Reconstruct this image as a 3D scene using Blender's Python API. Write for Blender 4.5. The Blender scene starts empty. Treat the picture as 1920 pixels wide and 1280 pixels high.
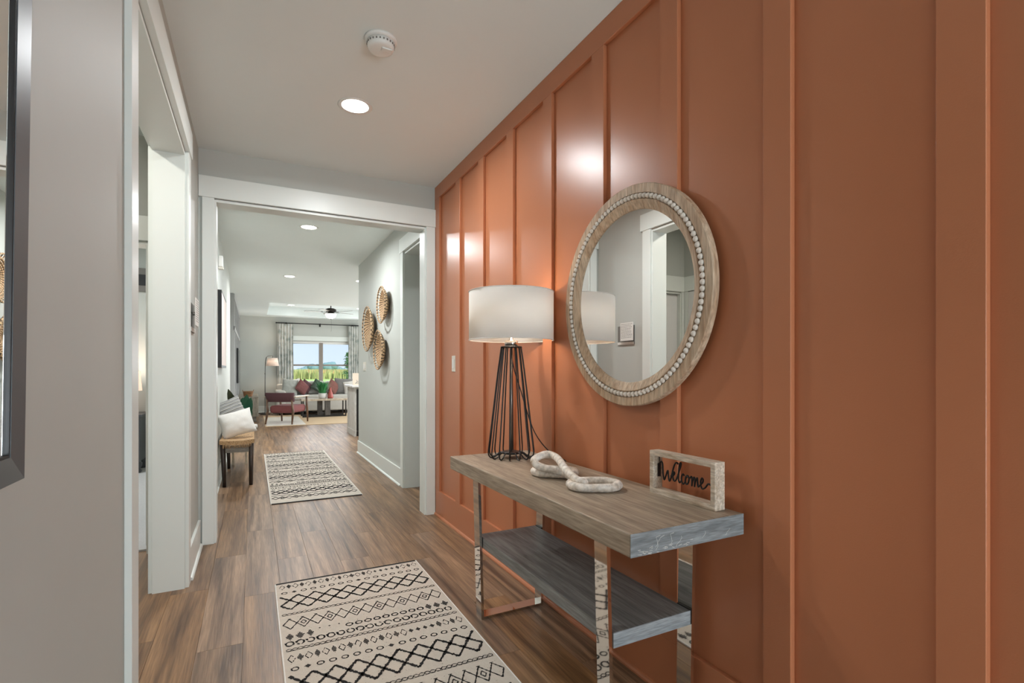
import bpy, bmesh, math, random
from mathutils import Vector, Matrix, noise
R = math.radians
PI = math.pi
random.seed(7)
SC = bpy.context.scene
COL = SC.collection

# ------------------------------------------------------------------ camera, world, sun, exposure
cam_d = bpy.data.cameras.new('camera')
cam = bpy.data.objects.new('camera', cam_d); COL.objects.link(cam)
cam.location = (0, 0, 1.207)
cam.rotation_euler = (R(90), 0, -math.atan(486/950))
cam_d.sensor_width = 36; cam_d.sensor_fit = 'HORIZONTAL'
cam_d.lens = 950/1920*36
cam_d.shift_y = 54/1920
cam_d.clip_start = 0.02; cam_d.clip_end = 3000
SC.camera = cam
SC.view_settings.view_transform = 'Standard'
SC.view_settings.look = 'None'
SC.view_settings.gamma = 1
SC.view_settings.use_curve_mapping = False
SC.view_settings.exposure = 0.22

def lin(c):
    return tuple(((v/255)/12.92 if v/255 <= .04045 else ((v/255+.055)/1.055)**2.4) for v in c)

world = bpy.data.worlds.new('world'); SC.world = world
world.use_nodes = True
wn = world.node_tree.nodes; wl = world.node_tree.links
wn.clear()
w_out = wn.new('ShaderNodeOutputWorld'); w_bg = wn.new('ShaderNodeBackground')
w_tc = wn.new('ShaderNodeTexCoord'); w_sep = wn.new('ShaderNodeSeparateXYZ'); w_ramp = wn.new('ShaderNodeValToRGB')
wl.new(w_tc.outputs['Generated'], w_sep.inputs[0]); wl.new(w_sep.outputs['Z'], w_ramp.inputs[0])
w_ramp.color_ramp.elements[0].position = 0.0; w_ramp.color_ramp.elements[0].color = (*lin((214, 232, 250)), 1)
w_ramp.color_ramp.elements[1].position = 0.7; w_ramp.color_ramp.elements[1].color = (*lin((120, 170, 235)), 1)
wl.new(w_ramp.outputs[0], w_bg.inputs[0]); w_bg.inputs[1].default_value = 1.0
wl.new(w_bg.outputs[0], w_out.inputs[0])

sun_d = bpy.data.lights.new('sun', 'SUN'); sun = bpy.data.objects.new('sun', sun_d); COL.objects.link(sun)
sun_d.energy = 4.6; sun_d.angle = R(1); sun_d.color = (1, .95, .85)
sun.rotation_euler = (R(42), 0, R(25))

CAN_POWER = 19.0
def area(name, loc, rot, sx, sy, power, color=(1, 1, 1), shape='RECTANGLE', parent=None, spread=180):
    d = bpy.data.lights.new(name, 'AREA'); o = bpy.data.objects.new(name, d); COL.objects.link(o)
    d.shape = shape; d.size = sx; d.size_y = sy; d.energy = power; d.color = color; d.spread = R(spread)
    o.location = loc; o.rotation_euler = rot
    return o
# daylight at patio doors, entry and far window; kitchen and bedroom are added fill
area('patio_daylight', (5.3, 12.6, 1.25), (0, R(90), 0), 2.1, 4.2, 150, (.93, .97, 1))
area('kitchen_daylight', (3.3, 9.6, 2.72), (0, 0, 0), 1.6, 1.3, 34, (.93, .97, 1))  # unseen ceiling panel added as fill over the island, no window here
area('bedroom_daylight', (-2.4, 6.0, 2.72), (0, 0, 0), 1.5, 1.8, 55, (.95, .98, 1))  # unseen ceiling panel added to brighten the bedroom
area('window_daylight', (1.8, 16.02, 1.45), (R(-90), 0, 0), 1.5, 1.2, 22, (.93, .97, 1))
area('entry_daylight', (1.05, -3.0, 1.0), (R(100), 0, R(24)), .6, 1.8, 105, (.80, .92, 1))

# ------------------------------------------------------------------ materials
def nt(name):
    m = bpy.data.materials.new(name); m.use_nodes = True
    return m, m.node_tree.nodes, m.node_tree.links, m.node_tree.nodes['Principled BSDF']

def plain(name, rgb, rough=.5, metal=0, spec=.5, var=.04, vscale=6, bump=0, bscale=200, trans=0):
    m, n, l, p = nt(name)
    tc = n.new('ShaderNodeTexCoord'); nz = n.new('ShaderNodeTexNoise')
    nz.inputs['Scale'].default_value = vscale; nz.inputs['Detail'].default_value = 3
    l.new(tc.outputs['Object'], nz.inputs['Vector'])
    mx = n.new('ShaderNodeMix'); mx.data_type = 'RGBA'
    c = lin(rgb)
    mx.inputs[6].default_value = (*[v*(1-var) for v in c], 1); mx.inputs[7].default_value = (*[min(1, v*(1+var)) for v in c], 1)
    l.new(nz.outputs['Fac'], mx.inputs[0]); l.new(mx.outputs[2], p.inputs['Base Color'])
    p.inputs['Roughness'].default_value = rough; p.inputs['Metallic'].default_value = metal
    p.inputs['Specular IOR Level'].default_value = spec
    if bump:
        nb = n.new('ShaderNodeTexNoise'); nb.inputs['Scale'].default_value = bscale
        l.new(tc.outputs['Object'], nb.inputs['Vector'])
        b = n.new('ShaderNodeBump'); b.inputs['Strength'].default_value = bump; b.inputs['Distance'].default_value = .002
        l.new(nb.outputs['Fac'], b.inputs['Height']); l.new(b.outputs[0], p.inputs['Normal'])
    return m

def emit(name, rgb, s):
    m, n, l, p = nt(name)
    p.inputs['Base Color'].default_value = (*lin(rgb), 1)
    p.inputs['Emission Color'].default_value = (*lin(rgb), 1); p.inputs['Emission Strength'].default_value = s
    return m

def wood(name, a, b, scale=(14, 1.2, 14), rough=.5, dark=None, rand=False, bump=.15, fine=7.0, spec=.5):
    """streaky grain; scale stretches the noise across and along the board"""
    m, n, l, p = nt(name)
    tc = n.new('ShaderNodeTexCoord'); mp = n.new('ShaderNodeMapping')
    mp.inputs['Scale'].default_value = scale
    vec = tc.outputs['Object']
    rnd = None
    if rand:
        oi = n.new('ShaderNodeObjectInfo'); ge = n.new('ShaderNodeNewGeometry')
        ad = n.new('ShaderNodeMath'); ad.operation = 'ADD'
        l.new(oi.outputs['Random'], ad.inputs[0]); l.new(ge.outputs['Random Per Island'], ad.inputs[1])
        fr = n.new('ShaderNodeMath'); fr.operation = 'FRACT'; l.new(ad.outputs[0], fr.inputs[0])
        rnd = fr.outputs[0]
        ml = n.new('ShaderNodeMath'); ml.operation = 'MULTIPLY'; ml.inputs[1].default_value = 37
        l.new(rnd, ml.inputs[0])
        cb = n.new('ShaderNodeCombineXYZ'); l.new(ml.outputs[0], cb.inputs[0]); l.new(ml.outputs[0], cb.inputs[1])
        va = n.new('ShaderNodeVectorMath'); va.operation = 'ADD'
        l.new(vec, va.inputs[0]); l.new(cb.outputs[0], va.inputs[1]); vec = va.outputs[0]
    l.new(vec, mp.inputs['Vector'])
    n1 = n.new('ShaderNodeTexNoise'); n1.inputs['Scale'].default_value = 1.0; n1.inputs['Detail'].default_value = 5
    n1.inputs['Distortion'].default_value = .6
    n2 = n.new('ShaderNodeTexNoise'); n2.inputs['Scale'].default_value = fine; n2.inputs['Detail'].default_value = 4
    l.new(mp.outputs[0], n1.inputs['Vector']); l.new(mp.outputs[0], n2.inputs['Vector'])
    rp = n.new('ShaderNodeValToRGB')
    rp.color_ramp.elements[0].position = .33; rp.color_ramp.elements[0].color = (*lin(a), 1)
    rp.color_ramp.elements[1].position = .68; rp.color_ramp.elements[1].color = (*lin(b), 1)
    if dark:
        e = rp.color_ramp.elements.new(.22); e.color = (*lin(dark), 1)
    l.new(n1.outputs['Fac'], rp.inputs[0])
    rp2 = n.new('ShaderNodeValToRGB'); rp2.color_ramp.elements[0].position = .35; rp2.color_ramp.elements[1].position = .65
    rp2.color_ramp.elements[0].color = (.62, .60, .58, 1); rp2.color_ramp.elements[1].color = (1.1, 1.1, 1.1, 1)
    l.new(n2.outputs['Fac'], rp2.inputs[0])
    mu = n.new('ShaderNodeMix'); mu.data_type = 'RGBA'; mu.blend_type = 'MULTIPLY'; mu.inputs[0].default_value = .8
    l.new(rp.outputs[0], mu.inputs[6]); l.new(rp2.outputs[0], mu.inputs[7])
    out = mu.outputs[2]
    if rand:
        hs = n.new('ShaderNodeHueSaturation')
        m1 = n.new('ShaderNodeMapRange'); m1.inputs[3].default_value = .88; m1.inputs[4].default_value = 1.1
        l.new(rnd, m1.inputs[0]); l.new(m1.outputs[0], hs.inputs['Value'])
        s1 = n.new('ShaderNodeMath'); s1.operation = 'MULTIPLY'; s1.inputs[1].default_value = 7.13; l.new(rnd, s1.inputs[0])
        s2 = n.new('ShaderNodeMath'); s2.operation = 'FRACT'; l.new(s1.outputs[0], s2.inputs[0])
        m2 = n.new('ShaderNodeMapRange'); m2.inputs[3].default_value = .85; m2.inputs[4].default_value = 1.08
        l.new(s2.outputs[0], m2.inputs[0]); l.new(m2.outputs[0], hs.inputs['Saturation'])
        l.new(out, hs.inputs['Color']); out = hs.outputs[0]
    l.new(out, p.inputs['Base Color'])
    p.inputs['Roughness'].default_value = rough; p.inputs['Specular IOR Level'].default_value = spec
    if bump:
        bp = n.new('ShaderNodeBump'); bp.inputs['Strength'].default_value = bump; bp.inputs['Distance'].default_value = .002
        l.new(n2.outputs['Fac'], bp.inputs['Height']); l.new(bp.outputs[0], p.inputs['Normal'])
    return m

M = {}
M['red'] = plain('terracotta_paint', (188, 120, 84), .3, spec=.42, var=.02, bump=.12, bscale=260)
M['wall'] = plain('grey_wall_paint', (193, 196, 190), .6, var=.015)
M['ceil'] = plain('ceiling_paint', (231, 238, 236), .8, var=.01)
M['trim'] = plain('white_trim_paint', (227, 232, 227), .35, var=.01)
M['sub'] = plain('subfloor', (40, 34, 30), .9)
M['plank'] = wood('vinyl_plank_oak', (98, 71, 48), (162, 127, 93), (22, .9, 22), .38, dark=(66, 46, 31), rand=True, bump=.25, fine=6.5)
M['carpet'] = plain('grey_carpet', (186, 185, 184), .95, var=.12, vscale=60, bump=1.0, bscale=120)
M['tabletop'] = wood('weathered_oak_top', (146, 130, 112), (178, 162, 142), (26, 1.6, 26), .5, dark=(116, 103, 88), bump=.3, fine=6)
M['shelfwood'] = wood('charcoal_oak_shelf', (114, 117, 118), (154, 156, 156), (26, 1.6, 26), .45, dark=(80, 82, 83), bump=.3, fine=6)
M['endgrain'] = wood('blue_grey_end_grain', (118, 124, 126), (150, 156, 158), (4, 10, 40), .6, dark=(92, 98, 102), bump=.4, fine=5)  # cool entry light put into the colour of the tabletop end
M['endgrain2'] = wood('pale_blue_grey_end', (140, 148, 152), (168, 174, 177), (4, 10, 40), .6, dark=(116, 122, 127), bump=.4, fine=5)  # shelf end, paler, with the same cool light painted in
M['chrome'] = plain('polished_chrome', (225, 222, 218), .04, metal=1, var=0)
M['black'] = plain('black_metal', (22, 22, 23), .38, var=.05)
M['cord'] = plain('black_cord', (18, 17, 17), .5)
M['mirror'] = plain('mirror_glass', (236, 236, 234), .0, metal=1, var=0)
M['frame_wood'] = wood('whitewashed_fir', (184, 152, 122), (214, 192, 166), (30, 34, 4), .6, dark=(146, 112, 86), bump=.3, fine=4)
M['bead'] = plain('whitewashed_bead', (222, 212, 200), .6, var=.12, vscale=60)
M['chain'] = wood('whitewashed_chain', (224, 210, 194), (246, 241, 234), (28, 28, 28), .6, dark=(204, 176, 148), bump=.5, fine=2)
M['signwood'] = wood('distressed_white_wood', (192, 172, 148), (226, 214, 198), (60, 9, 60), .65, dark=(140, 112, 84), bump=.4, fine=2.5)
M['white_plastic'] = plain('white_plastic', (232, 231, 226), .35, var=.01)
M['ivory_plastic'] = plain('ivory_plastic', (222, 216, 204), .4, var=.01)
M['rug'] = plain('cream_rug', (198, 188, 175), .95, var=.07, vscale=70, bump=.8, bscale=350)
M['rug_dark'] = plain('charcoal_rug_yarn', (34, 32, 31), .95, var=.3, vscale=120)
M['darkframe'] = plain('dark_grey_frame', (88, 93, 96), .34, var=.05)
M['blackmat'] = plain('black_frame', (16, 16, 17), .45)
M['paper'] = plain('white_paper', (232, 230, 224), .7, var=.01)
M['greyplate'] = plain('grey_plate', (120, 116, 110), .5)
M['seagrass'] = wood('woven_seagrass', (160, 124, 84), (206, 170, 126), (90, 26, 90), .8, dark=(120, 88, 56), bump=.9, fine=1.6)
M['darkwood'] = wood('espresso_wood', (38, 28, 23), (64, 48, 38), (20, 20, 3), .35, bump=.1)
M['greywood'] = wood('grey_washed_wood', (112, 104, 94), (150, 142, 130), (6, 30, 30), .6, bump=.2)
M['palewood'] = wood('pale_wood', (196, 178, 150), (222, 208, 184), (20, 20, 3), .5, bump=.1)
M['walnut'] = wood('walnut_wood', (84, 60, 44), (124, 92, 68), (24, 24, 4), .4, bump=.1)
M['armwood'] = wood('light_polished_wood', (186, 170, 150), (220, 208, 190), (14, 14, 14), .25, bump=.05)  # pale slab top; on the armrests the paleness is painted glare
M['tablewood'] = wood('dark_grey_oak', (70, 68, 66), (104, 100, 96), (30, 30, 4), .55, bump=.2)
M['white_fabric'] = plain('white_fabric', (226, 222, 216), .95, var=.05, vscale=30, bump=.5, bscale=120)
M['grey_fabric'] = plain('pale_grey_fabric', (190, 188, 182), .95, var=.07, vscale=30, bump=.5, bscale=150)
M['plum'] = plain('plum_velvet', (86, 54, 58), .8, var=.08)
M['plum_seat'] = plain('rose_velvet', (124, 68, 67), .75, var=.08)
M['burgundy'] = plain('burgundy_fabric', (118, 72, 70), .9, var=.12, vscale=40)
M['tweed'] = plain('burgundy_tweed', (126, 84, 76), .95, var=.35, vscale=90)
M['charcoal_fabric'] = plain('charcoal_fabric', (128, 126, 124), .95, var=.12, vscale=40)
M['grey_pillow'] = plain('mid_grey_fabric', (150, 149, 147), .95, var=.08, vscale=40)
M['green_fabric'] = plain('green_fabric', (70, 84, 72), .95, var=.12, vscale=40)
M['leaf'] = plain('deep_green_leaf', (40, 92, 70), .4, var=.25, vscale=14)
M['leaf2'] = plain('dark_olive_leaf', (52, 62, 44), .35, var=.3, vscale=12)
M['grass_leaf'] = plain('bright_grass_leaf', (58, 140, 80), .5, var=.3, vscale=20)
M['pot'] = plain('white_ceramic', (230, 228, 224), .4, var=.02)
M['vase'] = plain('rose_ceramic', (170, 84, 76), .35, var=.12, vscale=8)
M['jute'] = plain('jute_rug', (206, 180, 146), .95, var=.08, vscale=40, bump=.5, bscale=200)
M['ivory_rug'] = plain('ivory_rug', (222, 216, 206), .95, var=.06, vscale=40, bump=.5, bscale=200)
M['cabinet'] = wood('weathered_cabinet_wood', (132, 124, 110), (166, 158, 142), (14, 14, 2), .5, bump=.15)
M['basketbrown'] = wood('brown_rattan', (120, 82, 50), (166, 122, 80), (20, 20, 60), .6, bump=.4, fine=2)
M['accent'] = plain('grey_accent_paint', (172, 173, 172), .55, var=.01)
M['screen'] = plain('tv_black', (14, 14, 16), .2)
M['counter'] = plain('white_quartz', (236, 234, 230), .2, var=.03)
M['island'] = wood('white_oak_panel', (204, 202, 196), (222, 220, 215), (20, 20, 2), .45, bump=.05)
M['appliance'] = plain('black_appliance', (20, 20, 21), .3)
M['bronze'] = plain('dark_bronze', (52, 46, 42), .35, metal=.4)
M['nickel'] = plain('brushed_nickel', (150, 146, 140), .3, metal=.9)
M['blade'] = wood('grey_fan_blade', (120, 112, 104), (150, 142, 134), (10, 10, 10), .35, bump=0)
M['night'] = plain('charcoal_painted_wood', (70, 72, 74), .4)
M['door'] = plain('white_door_paint', (230, 230, 228), .4, var=.01)
M['blind'] = plain('white_shade_fabric', (228, 227, 222), .8)
M['vinyl'] = plain('taupe_vinyl_frame', (142, 133, 124), .4)  # backlit darkness of the window frames put into their colour
M['peach'] = emit('lit_peach_shade', (236, 206, 182), .9)
M['lens'] = emit('led_lens', (255, 250, 240), 9)
M['bowl'] = emit('lit_fan_bowl', (255, 250, 242), 1.6)

def fabric_shade(name, rgb, em=0):
    m, n, l, p = nt(name)
    out = [x for x in n if x.type == 'OUTPUT_MATERIAL'][0]
    d = n.new('ShaderNodeBsdfDiffuse'); t = n.new('ShaderNodeBsdfTranslucent'); mx = n.new('ShaderNodeMixShader')
    d.inputs[0].default_value = (*lin(rgb), 1); t.inputs[0].default_value = (*lin(rgb), 1)
    mx.inputs[0].default_value = .3
    tc = n.new('ShaderNodeTexCoord'); nz = n.new('ShaderNodeTexNoise'); nz.inputs['Scale'].default_value = 300
    b = n.new('ShaderNodeBump'); b.inputs['Strength'].default_value = .2; b.inputs['Distance'].default_value = .001
    l.new(tc.outputs['Object'], nz.inputs['Vector']); l.new(nz.outputs['Fac'], b.inputs['Height'])
    l.new(b.outputs[0], d.inputs['Normal'])
    l.new(d.outputs[0], mx.inputs[1]); l.new(t.outputs[0], mx.inputs[2]); l.new(mx.outputs[0], out.inputs[0])
    return m
M['shade'] = fabric_shade('white_linen_shade', (246, 245, 242))
M['shade2'] = fabric_shade('cream_linen_shade', (240, 230, 222))

def curtain_mat():
    m, n, l, p = nt('floral_curtain')
    tc = n.new('ShaderNodeTexCoord'); v = n.new('ShaderNodeTexVoronoi'); v.inputs['Scale'].default_value = 7
    nz = n.new('ShaderNodeTexNoise'); nz.inputs['Scale'].default_value = 16; nz.inputs['Detail'].default_value = 4
    l.new(tc.outputs['Object'], nz.inputs['Vector'])
    mxv = n.new('ShaderNodeMix'); mxv.data_type = 'VECTOR'; mxv.inputs[0].default_value = .12
    l.new(tc.outputs['Object'], mxv.inputs[4]); l.new(nz.outputs['Color'], mxv.inputs[5]); l.new(mxv.outputs[1], v.inputs['Vector'])
    rp = n.new('ShaderNodeValToRGB')
    rp.color_ramp.elements[0].position = .18; rp.color_ramp.elements[0].color = (*lin((158, 166, 162)), 1)
    rp.color_ramp.elements[1].position = .55; rp.color_ramp.elements[1].color = (*lin((204, 205, 200)), 1)
    l.new(v.outputs['Distance'], rp.inputs[0]); l.new(rp.outputs[0], p.inputs['Base Color'])
    p.inputs['Roughness'].default_value = .95
    return m
M['curtain'] = curtain_mat()

def glass_mat():
    m, n, l, p = nt('clear_pane')
    out = [x for x in n if x.type == 'OUTPUT_MATERIAL'][0]
    t = n.new('ShaderNodeBsdfTransparent'); g = n.new('ShaderNodeBsdfGlossy'); g.inputs['Roughness'].default_value = .0
    f = n.new('ShaderNodeFresnel'); f.inputs[0].default_value = 1.45; mx = n.new('ShaderNodeMixShader')
    l.new(f.outputs[0], mx.inputs[0]); l.new(t.outputs[0], mx.inputs[1]); l.new(g.outputs[0], mx.inputs[2]); l.new(mx.outputs[0], out.inputs[0])
    return m
M['glass'] = glass_mat()

def coil_mat():
    """rush coil stitched with alternating pale and dark rush, by angle around the basket"""
    m, n, l, p = nt('stitched_rush_coil')
    tc = n.new('ShaderNodeTexCoord'); s = n.new('ShaderNodeSeparateXYZ'); l.new(tc.outputs['Object'], s.inputs[0])
    at = n.new('ShaderNodeMath'); at.operation = 'ARCTAN2'; l.new(s.outputs['Z'], at.inputs[0]); l.new(s.outputs['Y'], at.inputs[1])
    ln = n.new('ShaderNodeVectorMath'); ln.operation = 'LENGTH'; l.new(tc.outputs['Object'], ln.inputs[0])
    mu = n.new('ShaderNodeMath'); mu.operation = 'MULTIPLY'; mu.inputs[1].default_value = 34; l.new(at.outputs[0], mu.inputs[0])
    m2 = n.new('ShaderNodeMath'); m2.operation = 'MULTIPLY'; m2.inputs[1].default_value = 90; l.new(ln.outputs['Value'], m2.inputs[0])
    ad = n.new('ShaderNodeMath'); ad.operation = 'ADD'; l.new(mu.outputs[0], ad.inputs[0]); l.new(m2.outputs[0], ad.inputs[1])
    si = n.new('ShaderNodeMath'); si.operation = 'SINE'; l.new(ad.outputs[0], si.inputs[0])
    nz = n.new('ShaderNodeTexNoise'); nz.inputs['Scale'].default_value = 40; l.new(tc.outputs['Object'], nz.inputs['Vector'])
    a2 = n.new('ShaderNodeMath'); a2.operation = 'MULTIPLY_ADD'; a2.inputs[1].default_value = 1.6; a2.inputs[2].default_value = -.8
    l.new(nz.outputs['Fac'], a2.inputs[0])
    a3 = n.new('ShaderNodeMath'); a3.operation = 'ADD'; l.new(si.outputs[0], a3.inputs[0]); l.new(a2.outputs[0], a3.inputs[1])
    rp = n.new('ShaderNodeValToRGB')
    rp.color_ramp.elements[0].position = .0; rp.color_ramp.elements[0].color = (*lin((76, 58, 46)), 1)
    rp.color_ramp.elements[1].position = .6; rp.color_ramp.elements[1].color = (*lin((204, 172, 134)), 1)
    mr = n.new('ShaderNodeMapRange'); mr.inputs[1].default_value = -1; mr.inputs[2].default_value = 1; l.new(a3.outputs[0], mr.inputs[0])
    l.new(mr.outputs[0], rp.inputs[0]); l.new(rp.outputs[0], p.inputs['Base Color'])
    p.inputs['Roughness'].default_value = .8
    return m
M['coil'] = coil_mat()

# ------------------------------------------------------------------ mesh helpers
ORG = {}
def org(o): return ORG.get(o.name, Vector((0, 0, 0))) if o else Vector((0, 0, 0))

class MB:
    def __init__(s): s.v = []; s.f = []; s.sm = []
    def add(s, vs, fs, smooth=False):
        b = len(s.v); s.v += [tuple(v) for v in vs]
        s.f += [tuple(i+b for i in f) for f in fs]; s.sm += [smooth]*len(fs)
        return s
    def bm(s, bm, smooth=False, mat=None):
        bm.verts.ensure_lookup_table()
        vs = [(mat @ v.co if mat else v.co.copy()) for v in bm.verts]
        for i, v in enumerate(bm.verts): v.index = i
        fs = [[v.index for v in f.verts] for f in bm.faces]
        bm.free(); return s.add(vs, fs, smooth)
    def box(s, x0, x1, y0, y1, z0, z1, bev=0, seg=2, mat=None, smooth=False):
        bm = bmesh.new(); bmesh.ops.create_cube(bm, size=1)
        for v in bm.verts:
            v.co = Vector(((x0+x1)/2+v.co.x*(x1-x0), (y0+y1)/2+v.co.y*(y1-y0), (z0+z1)/2+v.co.z*(z1-z0)))
        if bev: bmesh.ops.bevel(bm, geom=bm.edges[:], offset=bev, segments=seg, affect='EDGES', profile=.5)
        return s.bm(bm, smooth, mat)
    def prism(s, pts, axis, a, b):
        """extrude a 2D outline along an axis: 'x' pts=(y,z), 'y' pts=(x,z), 'z' pts=(x,y)"""
        n = len(pts)
        def mk(p, t): return {'x': (t, p[0], p[1]), 'y': (p[0], t, p[1]), 'z': (p[0], p[1], t)}[axis]
        vs = [mk(p, a) for p in pts]+[mk(p, b) for p in pts]
        fs = [tuple(range(n)), tuple(range(2*n-1, n-1, -1))]+[(i, (i+1) % n, n+(i+1) % n, n+i) for i in range(n)]
        return s.add(vs, fs)
    def lathe(s, prof, c=(0, 0, 0), n=32, mat=None, smooth=True):
        vs = []; fs = []
        for (r, z) in prof:
            for i in range(n):
                a = 2*PI*i/n; v = Vector((r*math.cos(a), r*math.sin(a), z))
                if mat: v = mat @ v
                vs.append(v+Vector(c))
        k = len(prof)
        for j in range(k-1):
            for i in range(n): fs.append((j*n+i, j*n+(i+1) % n, (j+1)*n+(i+1) % n, (j+1)*n+i))
        if prof[0][0] > 1e-6: fs.append(tuple(range(n-1, -1, -1)))
        if prof[-1][0] > 1e-6: fs.append(tuple((k-1)*n+i for i in range(n)))
        return s.add(vs, fs, smooth)
    def tube(s, path, r, n=8, closed=False, smooth=True, flat=None):
        P = [Vector(p) for p in path]; k = len(P)
        rs = r if isinstance(r, (list, tuple)) else [r]*k
        vs = []; fs = []
        T = []
        for i in range(k):
            a = P[(i-1) % k] if (closed or i > 0) else P[i]; b = P[(i+1) % k] if (closed or i < k-1) else P[i]
            T.append((b-a).normalized())
        up = Vector((0, 0, 1)) if abs(T[0].z) < .9 else Vector((1, 0, 0))
        N = (up-T[0]*up.dot(T[0])).normalized()
        for i in range(k):
            N = (N-T[i]*N.dot(T[i])).normalized(); B = T[i].cross(N)
            for j in range(n):
                a = 2*PI*j/n; vs.append(P[i]+(N*math.cos(a)+B*math.sin(a))*rs[i])
        m = k if closed else k-1
        # match the seam of closed tubes
        for i in range(m):
            i2 = (i+1) % k; off = 0
            if closed and i2 == 0:
                d = [(vs[i*n]-vs[j]).length for j in range(n)]; off = d.index(min(d))
            for j in range(n): fs.append((i*n+j, i*n+(j+1) % n, i2*n+(j+1+off) % n, i2*n+(j+off) % n))
        if not closed: fs += [tuple(range(n-1, -1, -1)), tuple((k-1)*n+j for j in range(n))]
        return s.add(vs, fs, smooth)
    def mesh(s, name, m, o=Vector((0, 0, 0))):
        me = bpy.data.meshes.new(name)
        me.from_pydata([(v[0]-o.x, v[1]-o.y, v[2]-o.z) for v in s.v], [], s.f)
        me.polygons.foreach_set('use_smooth', s.sm)
        bm = bmesh.new(); bm.from_mesh(me); bmesh.ops.recalc_face_normals(bm, faces=bm.faces[:]); bm.to_mesh(me); bm.free()
        me.materials.append(M[m] if isinstance(m, str) else m); me.update()
        return me
    def build(s, name, m, parent=None, smooth_angle=None, origin=None):
        o_ = Vector(origin) if origin is not None else org(parent)
        ob = bpy.data.objects.new(name, s.mesh(name, m, o_)); COL.objects.link(ob)
        if parent: ob.parent = parent; ob.location = o_-org(parent)
        else: ob.location = o_
        ORG[ob.name] = o_
        return ob

def tag(o, label=None, cat=None, group=None, kind=None):
    if label: o['label'] = label
    if cat: o['category'] = cat
    if group: o['group'] = group
    if kind: o['kind'] = kind
    return o
def thing(name, loc, label, cat, group=None):
    e = bpy.data.objects.new(name, None); COL.objects.link(e); e.location = loc; e.empty_display_size = .05
    ORG[e.name] = Vector(loc); return tag(e, label, cat, group)
def struct(o): o['kind'] = 'structure'; return o
def inst(src, name, parent, loc, rot=(0, 0, 0), scale=(1, 1, 1)):
    o = bpy.data.objects.new(name, src.data); COL.objects.link(o); o.parent = parent
    o.location = Vector(loc)-org(parent); o.rotation_euler = rot; o.scale = scale
    return o
def box(name, m, x0, x1, y0, y1, z0, z1, parent=None, bev=0, seg=2):
    return MB().box(x0, x1, y0, y1, z0, z1, bev, seg).build(name, m, parent)
def sbox(name, m, *a, parent=None, bev=0):
    o = box(name, m, *a, parent=parent, bev=bev)
    if not parent: struct(o)
    return o

def crom(pts, sub=8, closed=False):
    P = [Vector(p) for p in pts]; n = len(P); out = []
    rng = n if closed else n-1
    for i in range(rng):
        p0 = P[(i-1) % n] if (closed or i > 0) else P[0]; p1 = P[i]; p2 = P[(i+1) % n]
        p3 = P[(i+2) % n] if (closed or i+2 < n) else P[-1]
        for k in range(sub):
            t = k/sub
            out.append(.5*((2*p1)+(p2-p0)*t+(2*p0-5*p1+4*p2-p3)*t*t+(3*p1-p0-3*p2+p3)*t**3))
    if not closed: out.append(P[-1])
    return out

H = 2.743           # ceiling height
XL, XR = -.335, 1.385   # hall side walls
# ================================================================== FLOOR
floor = struct(box('floor', 'sub', -4.2, 5.6, -3.25, 16.4, -.06, -.005))
floor2 = None
PW, PL = .178, 1.22
pm = []
for k in range(5):
    b = MB().box(-PW/2+.0006, PW/2-.0003, -PL/2+.0003, PL/2-.0003, -.005, 0, .0004, 1)
    pm.append(b.mesh('plank', 'plank'))
cand = []
TH = math.atan(486/950)
def inview(x, y):
    xc = x*math.cos(TH)-y*math.sin(TH); zc = x*math.sin(TH)+y*math.cos(TH)
    return zc > .3 and -1.08 < xc/zc < 1.05 and 960+950*xc/zc > 210
nc = 0
for ci in range(-9, 31):
    x = ci*PW+.05
    off = (ci*0.417 % 1)*PL
    for ri in range(-4, 15):
        y = ri*PL+off
        hall = (-.335-.2 < x < 1.44 and -3.1 < y < 16.1)
        vest = (-1.5 < x <= -.5 and 1.2 < y < 4.1)
        liv = (1.44 <= x < 5.4 and 7.0 < y < 16.1)
        room = (1.44 <= x < 2.7 and 3.9 < y < 5.9)
        if not (hall or vest or liv or room): continue
        vis = inview(x, y+.4) or inview(x, y-.5)
        if x > 1.5 and not (y > 8.3 and x < 1.6+(y-8)*.25): vis = False
        d = math.hypot(x, y)
        cand.append((not vis, d, x, y))
cand.sort()
rest = MB()
for i, (nv, d, x, y) in enumerate(cand):
    if i < 290 and not nv:
        y0, y1 = y-PL/2, y+PL/2
        if x < -.5 and y1 > 4.13:    # cut at the carpet edge
            b = MB().box(x-PW/2+.0006, x+PW/2-.0006, y0, 4.128, -.005, 0)
            b.build('plank', 'plank', floor); continue
        o = bpy.data.objects.new('plank', random.choice(pm)); COL.objects.link(o); o.parent = floor
        o.location = (x, y, 0)
        if random.random() < .5: o.rotation_euler = (0, 0, PI)
    else:
        if y+PL/2 > 16.2: continue
        rest.box(x-PW/2+.0006, x+PW/2-.0006, y-PL/2+.0006, y+PL/2-.0006, -.005, 0)
ro = rest.build('planks_beyond', 'plank', floor); ro['kind'] = 'stuff'

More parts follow.
